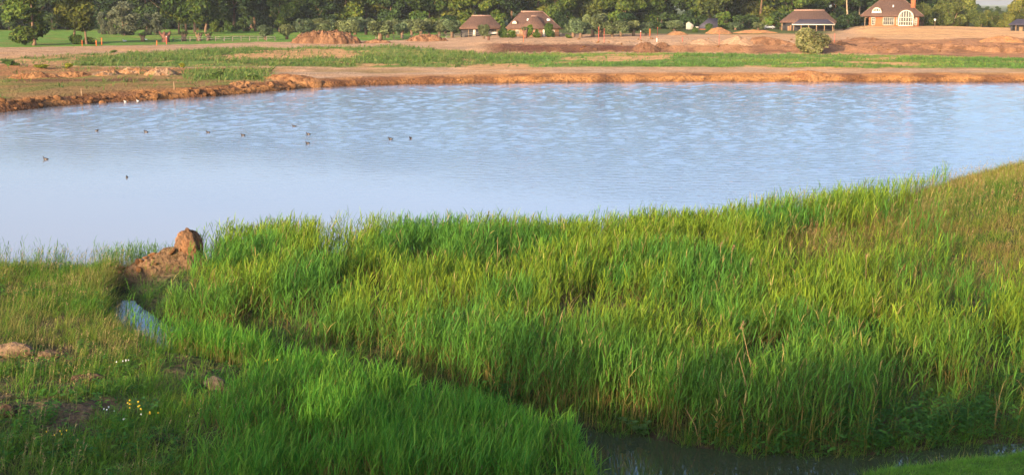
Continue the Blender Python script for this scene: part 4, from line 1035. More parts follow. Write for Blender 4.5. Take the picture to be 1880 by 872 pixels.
flower_plant(206, 775, 'petal_white', 'small white daisies left of the yellow clump', 'flower', 4, .35, 3, .03)
flower_plant(243, 786, 'petal_white', 'small white daisies just below the yellow clump', 'flower', 3, .3, 4, .03)
flower_plant(105, 822, 'yellow', 'sparse yellow flowers in the dark grass at lower left', 'flower', 5, .35, 5, .028)
flower_plant(226, 690, 'petal_white', 'cream flowers among the tall yellow-green grass', 'flower', 5, .45, 6, .03)
flower_plant(420, 765, 'petal_white', 'tiny white flowers right of the small grey clod', 'flower', 3, .35, 7, .028)
flower_plant(496, 690, 'yellow', 'small yellow flowers near the ditch reeds', 'flower', 5, .5, 8, .03)
def weed(px, py, lab, h=.6, n=60, pal=(.07, .15, .04), W=.075, L=(.12, .22), seed=1, spread=.22):
    p = ground_at(px, py); e = empty('leafy_weed', p); r = np.random.default_rng(seed)
    gs, gl = Geo(), Geo()
    for k in range(6):
        q = np.array([r.normal(0, spread), r.normal(0, spread * .7), h * r.uniform(.7, 1.1)])
        gs.tube([q * np.array([.1, .1, -.05]), q * np.array([.5, .5, .55]), q], [.01, .008, .004], 4)
        m = n // 6; s = r.uniform(.15, 1, m)[:, None]; P = q * s
        f = r.uniform(0, 6.28, m); d = np.stack([np.cos(f) * .9, np.sin(f) * .9, np.full(m, .35)], 1); LL = r.uniform(*L, m)
        cc = np.array(pal) * r.uniform(.75, 1.25, (m, 1))
        ribbons(gl, P, d, d * 0 - np.array([0, 0, .07]), LL, W * r.uniform(.7, 1.2, m), cc, cc, 2, prof=np.array([.45, 1, 0]), wvec=np.stack([-np.sin(f), np.cos(f), r.normal(0, .2, m)], 1))
    gs.build('stem', M['green_stem'], e, colors=False); gl.build('leaves', M['grass'], e); tag(e, lab, 'weed')
weed(1180, 800, 'broad-leaved plant hanging over the dark ditch water', .55, 70, (.09, .15, .06), .1, (.14, .24), 1, .3)
weed(1205, 720, 'pale leafy plant on the bank above the ditch', .8, 60, (.10, .16, .07), .06, (.1, .18), 2)
weed(1455, 800, 'dark leafy plant at the foot of the bank', .5, 60, (.08, .13, .05), .07, (.1, .18), 3)
weed(1560, 760, 'tall grey-leaved herb in the lush bank grass', 1.1, 80, (.11, .15, .085), .05, (.1, .18), 4)
weed(1283, 425, 'dark thistle standing up on the bank crest', .9, 70, (.05, .09, .03), .05, (.1, .2), 5, .14)
weed(478, 660, 'bushy green herb beside the ditch reeds', .75, 90, (.10, .18, .035), .06, (.1, .2), 6)
weed(150, 655, 'bright leafy herb near the pale sandy clod', .55, 80, (.11, .2, .04), .07, (.12, .2), 7)
weed(70, 690, 'low spreading herb at left of the dark sod', .45, 80, (.09, .18, .04), .08, (.12, .22), 8)
weed(690, 730, 'pale yellow-green herb among the front reeds', .8, 90, (.16, .2, .04), .05, (.1, .18), 9)
weed(270, 765, 'dark leafy herb behind the yellow flowers', .5, 80, (.06, .14, .04), .08, (.12, .2), 10)

# ------------------------------------------------------------------ water birds
def bird_mesh(flip=False):
    g = Geo()   # one continuous body: tail, back, breast, neck, head
    path = [(.175, 0, .075), (.14, 0, .055), (.08, 0, .045), (0, 0, .045), (-.07, 0, .055), (-.105, 0, .085), (-.112, 0, .125), (-.122, 0, .152), (-.15, 0, .158), (-.168, 0, .152)]
    rad = [.008, .028, .056, .072, .064, .042, .026, .033, .026, .01]
    g.tube(path, rad, 10)
    return g
_duck, _bill, _fl = bird_mesh().mesh('body', True, False), Geo(), Geo()
_bill.tube([(-.162, 0, .153), (-.185, 0, .148), (-.2, 0, .146)], [.013, .011, .005], 6, squash=.6); _bill = _bill.mesh('bill', True, False)
_fl.tube([(.1, .05, .03), (.03, .066, .04), (-.04, .062, .04)], [.012, .026, .014], 6); _fl.tube([(.1, -.05, .03), (.03, -.066, .04), (-.04, -.062, .04)], [.012, .026, .014], 6); _fl = _fl.mesh('flank', True, False)
def bird(name, loc, rz, s, label, group, mats=('duck', 'bill', 'duck_flank')):
    e = empty(name, loc, rz, s)
    for nm, me, mt in (('body', _duck, mats[0]), ('bill', _bill, mats[1]), ('flank_feathers', _fl, mats[2])):
        o = link(nm, me, None, e)
        if not me.materials: me.materials.append(M[mt])
        if me.materials[0] != M[mt]:
            o.material_slots[0].link = 'OBJECT'; o.material_slots[0].material = M[mt]
    tag(e, label, 'duck' if 'duck' in name else 'bird', group)
ducks = [(84, 293, 0, 'leftmost dark duck on the calm water'), (233, 326, 100, 'nearest dark duck, alone on the calm water'), (178, 241, 150, 'dark duck second from the left, facing away'), (268, 243, 0, 'dark duck third from the left in the far line'), (382, 244, 10, 'dark duck in the middle of the far left line'), (446, 249, 15, 'dark duck just right of the far left line'), (540, 233, 0, 'farthest dark duck on the rippled water'), (566, 247, 0, 'dark duck above its close neighbour'), (565, 264, 30, 'dark duck directly below its close neighbour'), (717, 256, 0, 'left of the two rightmost dark ducks'), (754, 255, 60, 'rightmost dark duck on the lake')]
for px, py, rz, lab in ducks:
    p = on_plane(px, py, 0); bird('duck', (p[0], p[1], -.015), R(rz), .95 + 0.25 * (p[1] > 100), lab, 'dark ducks swimming on the lake')
for px, py, lab in ((230, 189, 'white bird at the waterline of the far shore, left of two'), (253, 187.5, 'white bird at the waterline of the far shore, right of two')):
    p = ground_at(px, py); bird('shore_bird', (p[0], p[1], max(p[2], 0)), .3, 1.0, lab, 'white birds on the far shore', ('white', 'orange', 'white'))
for px, py, lab in ((229, 77, 'white bird resting in the left field'), (268, 74, 'white bird beside the dead stump in the field')):
    p = ground_at(px, py); bird('field_bird', tuple(p), .3, 3.2 if px < 240 else 2.2, lab, 'white birds in the field', ('white', 'orange', 'white'))

# ------------------------------------------------------------------ posts, fences, lamps
def pole(name, px, py, hpx, mat, lab, r=.07, tip=None, cat='pole', group='survey poles on the building site'):
    p = ground_at(px, py); ppm = FPX / p[1]; H = hpx / ppm
    e = empty(name, p); g = Geo(); g.tube([(0, 0, -.2), (0, 0, H * .6), (.01, 0, H)], [r, r * .95, r * .85], 6); g.build('shaft', M[mat], e, colors=False)
    g = Geo(); g.tube([(.01, 0, H + .002), (.01, 0, H + .16), (.01, 0, H + .2)], [r * 1.15, r * 1.15, r * .5], 6); g.build('cap', M[tip or mat], e, colors=False)
    tag(e, lab, cat, group)
for px, py, h, m, t, r, lab in ((151, 86, 10, 'orange', 'orange', .08, 'leftmost orange marker pole by the sand track'), (177, 85, 10, 'orange', 'weathered', .13, 'thick orange marker post by the sand track'), (187, 83, 11, 'orange', 'orange', .13, 'tall orange marker post right of the thick one'), (288, 84, 7, 'orange', 'orange', .1, 'short orange peg left of the pink pole'), (306, 82, 13, 'pink', 'white', .13, 'pink marker pole with white cap beside the dead stump'),
                            (1099, 78, 26, 'pink', 'pink', .06, 'tall thin red pole left of a close pair'), (1109, 79, 24, 'pink', 'pink', .05, 'tall thin red pole right of a close pair'), (1176, 72, 13, 'pink', 'white', .1, 'white-topped red pole near the willows'), (1193, 67, 12, 'orange', 'orange', .13, 'stout orange pole near the willows'), (1207, 65, 13, 'pink', 'pink', .08, 'red pole left of the leaning willow'), (1206, 77, 7, 'white', 'orange', .13, 'short white stub post on the sand'), (1253, 77, 6, 'pink', 'pink', .08, 'short red peg on the grey sand'), (1320, 84, 24, 'pink', 'pink', .04, 'very thin red pole between the sand piles'), (1532, 78, 14, 'pink', 'pink', .05, 'thin red pole right of the barn'), (961, 79, 12, 'orange', 'orange', .04, 'thin orange pole before the farmhouse')):
    pole('marker_pole', px, py, h, m, lab, r, t)
pole('wooden_stake', 150, 177, 11, 'timber', 'pale wooden stake on the brown flat, left one', .1, 'timber', 'stake', 'wooden stakes on the flat')
pole('wooden_stake', 320, 165, 12, 'timber', 'pale wooden stake on the brown flat, right one', .1, 'timber', 'stake', 'wooden stakes on the flat')
def fence(pa, pb, lab, n, H=1.15, mat='weathered'):
    A, B = ground_at(*pa), ground_at(*pb)
    e = empty('paddock_fence', A); d = B - A; L = math.hypot(d[0], d[1]); e.rotation_euler = (0, 0, math.atan2(d[1], d[0]))
    def zz(s): return float(height(A[0] + d[0] * s, A[1] + d[1] * s)) - A[2]
    for k in range(n + 1):
        s = k / n; g = Geo(); x = L * s; z = zz(s); w = .09
        g.box(x - w, x + w, -w, w, z - .3, z + H * (1 + .06 * ((k * 7) % 3 - 1))); g.build('post', M[mat], e, colors=False)
    for hh in (.55, .95):
        for k in range(n):
            g = Geo(); x0, x1 = L * k / n, L * (k + 1) / n; z0, z1 = zz(k / n) + hh * H, zz((k + 1) / n) + hh * H
            g.tube([(x0, -.12, z0), (x1, -.12, z1)], [.05, .05], 5); g.build('rail', M[mat], e, colors=False)
    tag(e, lab, 'fence')
fence((318, 77), (505, 76), 'weathered post and rail fence along the left field', 12)
fence((690, 74), (850, 70), 'post and rail fence below the pollard willows', 10)
fence((852, 69.5), (1030, 68.5), 'post and rail fence before barn and farmhouse', 11)
def lamp(px, py, hpx, lab):
    p = ground_at(px, py); ppm = FPX / p[1]; H = hpx / ppm; e = empty('street_lamp', p)
    g = Geo(); g.tube([(0, 0, -.3), (0, 0, H * .5), (0, 0, H)], [.09, .075, .06], 8); g.build('post', M['timber'], e, colors=False)
    g = Geo(); g.tube([(0, 0, H + .003), (0, 0, H + .3), (0, 0, H + .62), (0, 0, H + .7)], [.12, .24, .34, .1], 10); g.build('lamp_hood', M['lamp_white'], e, colors=False)
    tag(e, lab, 'lamp')
lamp(1716, 53, 13, 'slim lamp post with white head right of the villa')
# standing stumps of pollarded willows, newly sprouting
def stump(px, py, w, h, lab, mat='bark', sprout=True, seed=0):
    p = ground_at(px, py); ppm = FPX / p[1]; W, H = w / ppm, h / ppm; e = empty('willow_stump', p); r = random.Random(seed)
    g = Geo(); g.tube([(0, 0, -.1), (.05, 0, H * .4), (0, 0, H * .72), (.05, 0, H)], [W * .3, W * .24, W * .36, W * .2], 8); g.build('trunk', M[mat], e, smooth=True, colors=False)
    for k in range(6):
        g = Geo(); f = k * 1.05 + r.random(); x, y = math.cos(f), math.sin(f)
        g.tube([(x * W * .1, y * W * .1, H * .66), (x * W * .34, y * W * .34, H * .86), (x * W * .46, y * W * .46, H * (1.05 + .12 * r.random()))], [W * .12, W * .1, W * .05], 6); g.build('limb', M[mat], e, colors=False)
    if sprout:
        g = Geo(); leaf_cloud(g, [(0, 0, H * 1.02, W * .55, W * .55, H * .2)], 260, .16, HEDGE, .5, .4, seed); g.build('sprouts', M['willow'], e)
    tag(e, lab, 'tree stump', 'pollarded willow stumps in the left field')
stump(262, 77, 14, 13, 'sprouting willow stump left of the dead one', seed=1)
M['deadbark'] = mat_plain('reddish_dead_wood', (0.15, 0.07, 0.048), .95, 3, .4, .4)
stump(304, 78, 26, 17, 'broad reddish dead willow stump behind the pink pole', 'deadbark', False, 2)
stump(338, 76, 15, 15, 'sprouting willow stump just right of the dead one', seed=3)
stump(365, 76, 16, 14, 'sprouting willow stump in the middle of the right three', seed=4)
stump(383, 75, 14, 13, 'sprouting willow stump at the right end of the row', seed=5)
stump(897, 75, 9, 9, 'small reddish stump before the thatched barn', 'deadbark', True, 6)
stump(964, 71, 14, 17, 'brown pollard stump before the farmhouse', 'deadbark', True, 7)

# ------------------------------------------------------------------ buildings
def roof(g, x0, x1, y0, y1, z0, rx0, rx1, ry, zr, th=.35, flare=.0):
    """hipped thatch roof with thick eaves; ridge along x"""
    def ring(s, z): return [(lerp(x0, rx0, s), lerp(y0, ry, s), z), (lerp(x1, rx1, s), lerp(y0, ry, s), z), (lerp(x1, rx1, s), lerp(y1, ry, s), z), (lerp(x0, rx0, s), lerp(y1, ry, s), z)]
    rings = [ring(.03, z0 - th * .2), ring(0, z0), ring(0.012, z0 + th)]
    for s in (.25, .5, .75, .999): rings.append(ring(s, lerp(z0 + th, zr, s) - flare * math.sin(math.pi * min(1, s * 1.25)) * (zr - z0)))
    v = [p for r_ in rings for p in r_]; q = []
    for i in range(len(rings) - 1):
        for k in range(4): q.append((i * 4 + k, i * 4 + (k + 1) % 4, (i + 1) * 4 + (k + 1) % 4, (i + 1) * 4 + k))
    g.add(v, q=q, poly=[[3, 2, 1, 0], [len(v) - 4, len(v) - 3, len(v) - 2, len(v) - 1]])
def window(parent, x0, x1, z0, z1, y, nx, nz, frame='cream', arch=0.0, bar=.07, fr=.14):
    """frame, glazing bars and panes set in the plane y (front looks to -y)"""
    w = empty('window', (0, 0, 0)); w.parent = parent
    g = Geo(); cx, hw = (x0 + x1) / 2, (x1 - x0) / 2
    def top(x): return z1 + arch * math.sqrt(max(0, 1 - ((x - cx) / hw) ** 2))
    g.box(x0, x0 + fr, y - .08, y + .1, z0, z1); g.box(x1 - fr, x1, y - .08, y + .1, z0, z1); g.box(x0 + fr, x1 - fr, y - .08, y + .1, z0, z0 + fr)
    if not arch: g.box(x0 + fr, x1 - fr, y - .08, y + .1, z1 - fr, z1)
    else:
        n = 16; pts = [(cx - hw * math.cos(math.pi * i / n), z1 + arch * math.sin(math.pi * i / n)) for i in range(n + 1)]
        for (xa, za), (xb, zb) in zip(pts[:-1], pts[1:]):
            k = 1 - fr / hw; ia, ib = (cx + (xa - cx) * k, z1 + (za - z1) * k), (cx + (xb - cx) * k, z1 + (zb - z1) * k)
            g.add([(xa, y - .09, za), (xb, y - .09, zb), (ib[0], y - .09, ib[1]), (ia[0], y - .09, ia[1]), (xa, y + .1, za), (xb, y + .1, zb), (ib[0], y + .1, ib[1]), (ia[0], y + .1, ia[1])],
                  q=[(0, 3, 2, 1), (0, 1, 5, 4), (3, 7, 6, 2)])
    g.build('frame', M[frame], w, colors=False)
    g = Geo()
    for i in range(1, nx):
        x = x0 + (x1 - x0) * i / nx; g.box(x - bar / 2, x + bar / 2, y - .05, y + .06, z0 + fr, top(x) - (fr if not arch else .05))
    zt = z1 + (arch * .0)
    for j in range(1, nz + (1 if arch else 0)):
        z = z0 + (z1 - z0) * j / nz
        for i in range(nx): g.box(x0 + (x1 - x0) * i / nx + bar / 2 + .004, x0 + (x1 - x0) * (i + 1) / nx - bar / 2 - .004, y - .045, y + .055, z - bar / 2, z + bar / 2)
    if g.n: g.build('glazing_bars', M[frame], w, colors=False)
    for i in range(nx):
        xa, xb = x0 + (x1 - x0) * i / nx, x0 + (x1 - x0) * (i + 1) / nx
        g = Geo(); m = 5 if arch else 1; tp = [(xb - (xb - xa) * k / m) for k in range(m + 1)]
        pts = [(xa, z0), (xb, z0)] + [(x, top(x) - .03) for x in tp]
        g.add([(x, y + .02, z) for x, z in pts] + [(x, y + .05, z) for x, z in pts], poly=[list(range(len(pts))), [len(pts) + k for k in range(len(pts))][::-1]])
        g.build('pane', M['glass'], w, colors=False)
    return w
def house_root(name, px, py, lab, cat='house', dist=None):
    p = ground_at(px, py) if dist is None else at_dist(px, dist)
    e = empty(name, p, -math.atan2(p[0], p[1])); tag(e, lab, cat); e['ppm'] = FPX / p[1]
    return e, FPX / p[1]
def part(parent, name, mat, *boxes):
    g = Geo()
    for b in boxes: g.box(*b)
    return g.build(name, M[mat], parent, colors=False)
def ridge_cap(parent, xa, xb, y, z, r=.22):
    g = Geo(); g.tube([(xa, y, z), ((xa + xb) / 2, y, z + .03), (xb, y, z)], [r, r, r], 6); return g.build('ridge', M['ridge'], parent, colors=False)
def hip_lines(parent, corners, tip, r=.13):
    for c, t in zip(corners, tip):
        g = Geo(); g.tube([c, lerp(np.array(c), np.array(t), .5), t], [r, r, r], 5); g.build('hip', M['ridge'], parent, colors=False)

# barn with thatched hip roof
e, m = house_root('thatched_barn', 883, 67, 'low dark barn with thatched hip roof left of the farmhouse', 'barn')
g = Geo(); roof(g, -5.9, 5.9, -.8, 7.2, 1.9, -2.5, 2.8, 3.2, 5.35); rf = g.build('roof', M['thatch'], e, colors=False); ridge_cap(rf, -2.5, 2.8, 3.2, 5.4)
part(e, 'wall', 'tar', (-5.4, 5.4, 6.2, 6.4, -.3, 1.86), (-5.4, -5.2, 0, 6.2, -.3, 1.86), (5.2, 5.4, 0, 6.2, -.3, 1.86), (-5.2, 1.9, 0, .18, -.3, 1.86))
part(e, 'door', 'cream', (-2.1, -1.4, -.06, -.004, 0, 1.75))
for x in (-3.3, 1.9, 4.3): part(e, 'post', 'timber', (x - .1, x + .1, -.35, -.15, -.3, 1.9))
part(e, 'gable_panel', 'brick_pale', (4.45, 5.15, -.02, .16, -.3, 1.85))

# farmhouse with wing
e, m = house_root('thatched_farmhouse', 979, 67, 'brick farmhouse with thatched hip roof and front wing')
g = Geo(); roof(g, -7.3, 7.3, -.6, 8.8, 1.9, -3.3, 2.6, 4.1, 6.3); rf = g.build('roof', M['thatch'], e, colors=False); ridge_cap(rf, -3.3, 2.6, 4.1, 6.35)
hip_lines(rf, [(-7.2, -.5, 2.15), (7.2, -.5, 2.15)], [(-3.3, 4.1, 6.32), (2.6, 4.1, 6.32)], .12)
part(e, 'wall', 'brick_pale', (-6.8, 6.8, 0, 8.2, -.4, 1.88))
g = Geo()     # projecting wing, hipped to the front
v = [(-3.0, -3.2, 1.85), (3.4, -3.2, 1.85), (3.4, 3.5, 1.85), (-3.0, 3.5, 1.85), (-3.0, -3.2, 2.15), (3.4, -3.2, 2.15), (3.4, 3.5, 2.15), (-3.0, 3.5, 2.15), (-.6, -.4, 5.2), (1.0, -.4, 5.2), (1.0, 3.5, 5.2), (-.6, 3.5, 5.2)]
g.add(v, q=[(0, 1, 5, 4), (1, 2, 6, 5), (3, 0, 4, 7), (4, 5, 9, 8), (5, 6, 10, 9), (7, 4, 8, 11), (8, 9, 10, 11), (3, 2, 1, 0)]); wr = g.build('wing_roof', M['thatch'], e, colors=False)
ridge_cap(wr, -.6, 1.0, -.4, 5.24, .15)
part(e, 'wing_wall', 'brick_pale', (-2.6, 3.0, -2.7, -.02, -.4, 1.83)); part(e, 'corner_pier', 'cream', (2.5, 3.1, -2.8, -2.72, -.4, 1.8))
for x in (-6.1, -4.6): window(e, x, x + .9, .5, 1.6, -.05, 2, 1)
for x in (-1.8, 0.4): window(e, x, x + 1.1, .5, 1.6, -2.76, 2, 1)
window(e, 4.4, 5.6, .5, 1.6, -.05, 2, 1)
d = empty('dormer', (0, 0, 0)); d.parent = e
def eyebrow(parent, cx, hw, z, hh, y0, y1, mat='thatch', th=.28):
    g = Geo(); n = 14; vs = []
    for y in (y0, y1):
        for s in (1.0, 1.0 + th / hw):
            for i in range(n + 1):
                a = math.pi * i / n; vs.append((cx - hw * s * math.cos(a), y, z + (hh + (th if s > 1 else 0)) * math.sin(a)))
    k = n + 1; q = []
    for i in range(n): q += [(i, i + 1, k + i + 1, k + i), (k + i, k + i + 1, 3 * k + i + 1, 3 * k + i), (i, 2 * k + i, 2 * k + i + 1, i + 1)]
    g.add(vs, q=q); return g.build('thatch_brow', M[mat], parent, colors=False)
eyebrow(d, -5.0, .62, 3.25, .75, .35, 3.2); g = Geo(); g.add([(-5 - .6 * math.cos(math.pi * i / 12), .45, 3.25 + .72 * math.sin(math.pi * i / 12)) for i in range(13)] + [(-5 - .6 * math.cos(math.pi * i / 12), .6, 3.25 + .72 * math.sin(math.pi * i / 12)) for i in range(13)], poly=[list(range(13))[::-1], list(range(13, 26))]); g.build('shutter', M['cream'], d, colors=False)
for x in (-1.7, 3.6):
    y, z = lerp(-.6, 4.1, .42), lerp(2.25, 6.3, .42)
    g = Geo(); dy, dz = .45, .43; g.add([(x, y - .12, z + .1), (x + .9, y - .12, z + .1), (x + .9, y + dy, z + dz + .22), (x, y + dy, z + dz + .22), (x, y + .1, z - .05), (x + .9, y + .1, z - .05), (x + .9, y + dy + .2, z + dz), (x, y + dy + .2, z + dz)], q=[(0, 1, 2, 3), (0, 4, 5, 1), (1, 5, 6, 2), (2, 6, 7, 3), (3, 7, 4, 0)])
    g.build('skylight', M['white'], e, colors=False)

# open barn with porch, beside the willow bush
e, m = house_root('open_barn', 1483, 58, 'thatched open barn with slate porch behind the willow bush', 'barn')
g = Geo(); roof(g, -8.4, 8.4, 2, 12, 2.5, -4.3, 4.8, 7, 6.1); rf = g.build('roof', M['thatch'], e, colors=False); ridge_cap(rf, -4.3, 4.8, 7, 6.15, .3)
part(e, 'wall', 'tar', (-7.8, 7.8, 10.8, 11, -.4, 2.46), (-6.6, 6.8, 3.0, 3.2, -.4, 2.46))
g = Geo(); v = [(-4.7, -2.4, 2.0), (7.9, -2.4, 2.0), (7.9, 3.4, 2.0), (-4.7, 3.4, 2.0), (-4.7, -2.4, 2.15), (7.9, -2.4, 2.15), (7.9, 3.4, 2.15), (-4.7, 3.4, 2.15), (-2.2, 2.6, 3.5), (5.8, 2.6, 3.5), (5.8, 3.4, 3.5), (-2.2, 3.4, 3.5)]
g.add(v, q=[(0, 1, 5, 4), (1, 2, 6, 5), (3, 0, 4, 7), (4, 5, 9, 8), (5, 6, 10, 9), (7, 4, 8, 11), (8, 9, 10, 11), (3, 2, 1, 0)]); pr = g.build('porch_roof', M['slate'], e, colors=False)
hip_lines(pr, [(-4.7, -2.4, 2.18), (7.9, -2.4, 2.18)], [(-2.2, 2.6, 3.53), (5.8, 2.6, 3.53)], .11)
part(e, 'fascia', 'cream', (-4.72, 7.92, -2.5, -2.405, 1.86, 2.12))
for x in (-4.2, -2.0, .2, 2.5, 4.8, 7.2): part(e, 'post', 'timber', (x - .13, x + .13, -2.3, -2.05, -.4, 1.98))
for x in (-7.7, 7.7): part(e, 'corner_post', 'timber', (x - .15, x + .15, 2.5, 2.8, -.4, 2.5))
part(e, 'leaning_boards', 'brick_pale', (-6.0, -5.4, 2.5, 2.7, -.3, 1.5), (-5.3, -4.9, 2.4, 2.6, -.3, 1.7))

# brick villa on the sand mound
e, m = house_root('brick_villa', 1636, 51, 'red brick villa with steep thatched roof and large arched window', dist=441)
g = Geo(); roof(g, -9.5, 9.5, -1.0, 14, 3.0, -1.0, .8, 6.5, 10.6, .4, .035); rf = g.build('roof', M['thatch'], e, colors=False); ridge_cap(rf, -1.0, .8, 6.5, 10.55, .3)
hip_lines(rf, [(-9.4, -.9, 3.35), (9.4, -.9, 3.35)], [(-1.0, 6.4, 10.4), (.8, 6.4, 10.4)], .06)
part(e, 'wall', 'brick', (-6.8, 8.1, 0, 13, -1.2, 2.98)); part(e, 'plinth', 'whitewash', (-.5, 7.2, -.14, -.01, -1.3, -.15))
part(e, 'post', 'timber', (-8.1, -7.85, 0, .25, -.6, 2.98)); part(e, 'bracket', 'timber', (-7.85, -7.3, .05, .2, 2.55, 2.75))
ch = part(e, 'chimney', 'brick', (5.5, 6.9, 1.6, 2.7, 3.6, 11.4)); part(ch, 'chimney_cap', 'brick', (5.35, 7.05, 1.45, 2.85, 11.4, 11.7))
window(e, -6.0, -4.9, .35, 2.75, -.06, 2, 3); window(e, -2.6, .75, .35, 2.85, -.06, 5, 2); window(e, 1.45, 2.0, .35, 2.85, -.06, 1, 2); window(e, 6.75, 7.55, .35, 2.6, -.06, 2, 3)
# arched window bay breaking through the eaves
part(e, 'bay_wall', 'brick', (2.05, 6.35, -1.25, -.004, -1.0, .1)); eyebrow(e, 4.2, 2.3, 2.75, 2.35, -1.35, 4.2)
g = Geo(); n = 14; pts = [(4.2 - 2.25 * math.cos(math.pi * i / n), 2.75 + 2.3 * math.sin(math.pi * i / n)) for i in range(n + 1)]; pts = [(1.95, .1)] + pts + [(6.45, .1)]
g.add([(x, -1.0, z) for x, z in pts] + [(x, .2, z) for x, z in pts], poly=[list(range(len(pts)))[::-1]], q=[(i, (i + 1) % len(pts), len(pts) + (i + 1) % len(pts), len(pts) + i) for i in range(len(pts))]); g.build('bay_lining', M['brick'], e, colors=False)
window(e, 1.95, 6.45, .12, 2.75, -1.2, 6, 2, arch=2.25, bar=.16, fr=.3)
d = empty('dormer', (0, 0, 0)); d.parent = e
eyebrow(d, -4.6, 1.45, 4.3, 1.5, -.15, 4.0)
g = Geo(); pts = [(-4.6 - 1.42 * math.cos(math.pi * i / n), 4.3 + 1.46 * math.sin(math.pi * i / n)) for i in range(n + 1)]
g.add([(x, .1, z) for x, z in pts] + [(x, .3, z) for x, z in pts], poly=[list(range(len(pts)))[::-1]]); g.build('dormer_back', M['cream'], d, colors=False)
for i in range(4):
    xa, xb = -4.6 - 1.0 + .5 * i + .08, -4.6 - 1.0 + .5 * (i + 1) - .08; xm = (xa + xb) / 2 + 4.6
    zt = 4.3 + 1.46 * math.sqrt(1 - (xm / 1.42) ** 2) - .35; g = Geo(); g.box(xa, xb, .03, .096, 4.6, zt); g.build('pane', M['glass'], d, colors=False)
part(d, 'sill', 'white', (-6.1, -3.1, -.3, .09, 4.05, 4.28))
y, z = 1.75, 5.9
g = Geo(); g.add([(.1, y - .02, z + .02), (.5, y - .02, z + .02), (.5, y + .6, z + .64), (.1, y + .6, z + .64), (.1, y + .1, z - .3), (.5, y + .1, z - .3), (.5, y + .9, z + .4), (.1, y + .9, z + .4)], q=[(0, 1, 2, 3), (0, 4, 5, 1), (1, 5, 6, 2), (2, 6, 7, 3), (3, 7, 4, 0)]); g.build('skylight', M['white'], e, colors=False)

# dark shed at the right edge
e, m = house_root('dark_shed', 1880, 62, 'dark shed with slate hip roof at the right edge', 'shed', dist=425)
g = Geo(); roof(g, -4.6, 7, -.6, 6, 1.8, -2.2, 5, 2.8, 3.6, .15); g.build('roof', M['slate'], e, colors=False)
part(e, 'wall', 'tar', (-3.9, 6.4, 1.2, 5.4, -1.2, 1.78), (-3.9, -3.2, .1, 1.19, -1.2, 1.78)); part(e, 'post', 'timber', (-2.5, -2.25, 0, .2, -1.2, 1.8)); part(e, 'door', 'timber', (-1.5, -.4, 1.1, 1.195, -1, 1.3)); part(e, 'side_door', 'whitewash', (.6, 1.6, 1.1, 1.195, -1, 1.3))
# house half hidden under the trees
e, m = house_root('hidden_house', 1290, 58, 'house with white gable half hidden under trees', dist=447)
g = Geo(); v = [(-2.0, -1, 0.3), (4.6, -1, 0.3), (4.6, 7, .3), (-2.0, 7, .3), (1.6, 3, 3.4), (4.6, 3, 3.6)]
g.add(v, q=[(0, 1, 5, 4), (2, 3, 4, 5)], t=[(3, 0, 4), (1, 2, 5)], poly=[[3, 2, 1, 0]]); g.build('roof', M['slate'], e, colors=False)
g = Geo(); v = [(-5.2, -.5, -.5), (-2.9, -.5, -.5), (-2.9, -.5, 1.4), (-4.4, -.5, 2.4), (-5.2, -.5, 1.9), (-5.2, 5, -.5), (-2.9, 5, -.5), (-2.9, 5, 1.4), (-4.4, 5, 2.4), (-5.2, 5, 1.9)]
g.add(v, poly=[[0, 1, 2, 3, 4], [9, 8, 7, 6, 5]], q=[(0, 5, 6, 1), (1, 6, 7, 2), (2, 7, 8, 3), (3, 8, 9, 4), (4, 9, 5, 0)]); g.build('gable_wall', M['whitewash'], e, colors=False)
part(e, 'porch_wall', 'whitewash', (-2.4, -1.3, -1.4, -1.05, -.5, 1.0)); part(e, 'brick_wall', 'brick', (-1.2, 4.4, -.6, 6.5, -.5, .28))

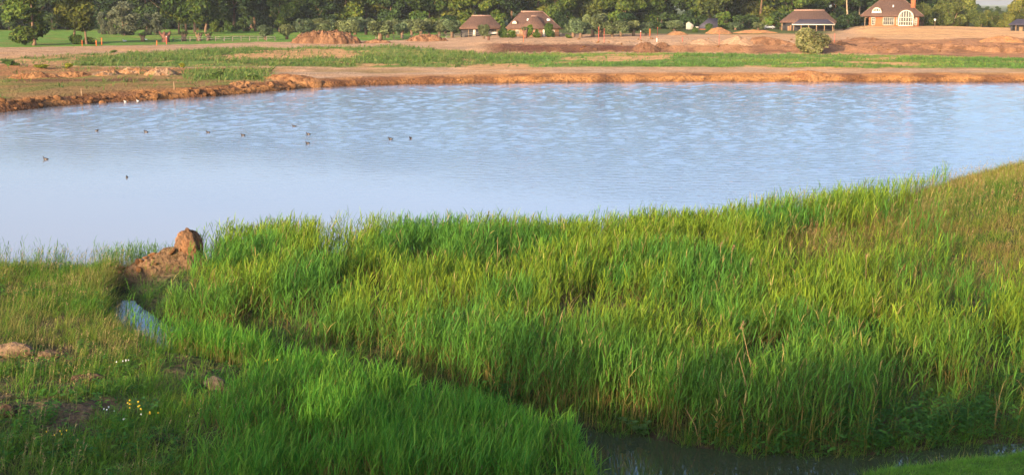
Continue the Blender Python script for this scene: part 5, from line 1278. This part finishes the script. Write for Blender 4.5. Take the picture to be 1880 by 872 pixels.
# parked cars
def car(px, py, lab, mat, rz=0, dist=None, dz=0.0):
    p = ground_at(px, py) if dist is None else at_dist(px, dist)
    e = empty('parked_car', (p[0], p[1], p[2] + dz), rz)
    g = Geo(); prof = [(-2.0, .35), (-2.05, .75), (-1.85, .92), (-1.25, .98), (-.75, 1.42), (.75, 1.45), (1.45, 1.0), (1.95, .9), (2.05, .6), (2.0, .35)]
    for s in (-1, 1): pass
    def w(z): return .82 if z < .95 else .82 - (z - .95) * .35
    k = len(prof); g.add([(x, -w(z), z) for x, z in prof] + [(x, w(z), z) for x, z in prof], poly=[list(range(k)), [k + i for i in range(k)][::-1]], q=[(i, k + i, k + (i + 1) % k, (i + 1) % k) for i in range(k)])
    g.build('body', M[mat], e, colors=False)
    for s in (-1, 1):
        for xs in ((-.72, .02), (.1, .95)):
            g = Geo(); z0, z1 = 1.0, 1.36; g.add([(xs[0] - .2 * (xs[0] < -.5), s * (w(z0) + .012), z0), (xs[1] + .2 * (xs[1] > .5), s * (w(z0) + .012), z0), (xs[1], s * (w(z1) + .012), z1), (xs[0], s * (w(z1) + .012), z1)], q=[(0, 1, 2, 3)]); g.build('side_window', M['glass'], e, colors=False)
    for x in (-1.25, 1.25):
        for s in (-1, 1):
            g = Geo(); g.tube([(x, s * .68, .33), (x, s * .86, .33)], [.33, .33], 12); wh = g.build('wheel', M['rubber'], e, colors=False)
            g = Geo(); g.tube([(x, s * .861, .33), (x, s * .88, .33)], [.18, .16], 10); g.build('rim', M['white'], wh, colors=False)
    tag(e, lab, 'car')
b = bpy.data.objects['thatched_barn']; 
car(906, 66, 'white car parked inside the thatched barn', 'white', .2, dist=b.location.y + 2.4)
car(1410, 57, 'white car parked under the trees left of the open barn', 'white', .1, dist=452)
car(1425, 57, 'dark red car parked beside the white one under the trees', 'car_red', .1, dist=458)

# unseen hedge added behind the viewpoint to cast a broken shade over the near bank
for i, x in enumerate(np.arange(-72, 40, 2.5)):
    tree('shade_hedge', (x + random.uniform(-.5, .5), -7.5 + random.uniform(-.8, .8), 9.2), random.uniform(2.8, 4.5) * np.interp(x, [-45, -25], [.78, 1]), 'shrub', HEDGE, 'unseen hedge bush added behind the viewpoint to shade the near bank', 'hedge', 'unseen hedge added to shade the near bank', wide=.75, n=1600, size=.075, variants=3)

# ------------------------------------------------------------------ evening haze over lake, site and wood
hz = bpy.data.materials.new('haze_air'); hz.use_nodes = True
hn, hl = hz.node_tree.nodes, hz.node_tree.links
hn.remove(hn['Principled BSDF'])
pv = hn.new('ShaderNodeVolumePrincipled')
pv.inputs['Color'].default_value = (0.86, 0.92, 1.0, 1); pv.inputs['Density'].default_value = HAZE; pv.inputs['Anisotropy'].default_value = 0.0
hl.new(pv.outputs[0], hn['Material Output'].inputs['Volume'])
g = Geo(); g.box(-4800, 4800, -90, 9050, -3.5, 42)
tag(g.build('haze', hz, colors=False), 'thin evening haze over the lake and the far wood', 'haze', kind='stuff')

rq = random.Random(21)
for k in range(60):
    px, py = rq.uniform(1040, 1870), rq.uniform(71, 96)
    p = ground_at(px, py); sc = rq.uniform(.12, .38)
    o = link('earth_clod', LM[k % 8], M['clod']); o.location = (p[0], p[1], p[2] + sc * .1); o.rotation_euler = (rq.random(), rq.random(), rq.uniform(0, 6)); o.scale = (sc * 1.5, sc, sc * .8)
    tag(o, 'loose brown clod on the bare earth of the building site', 'clod', 'loose clods on the building site')
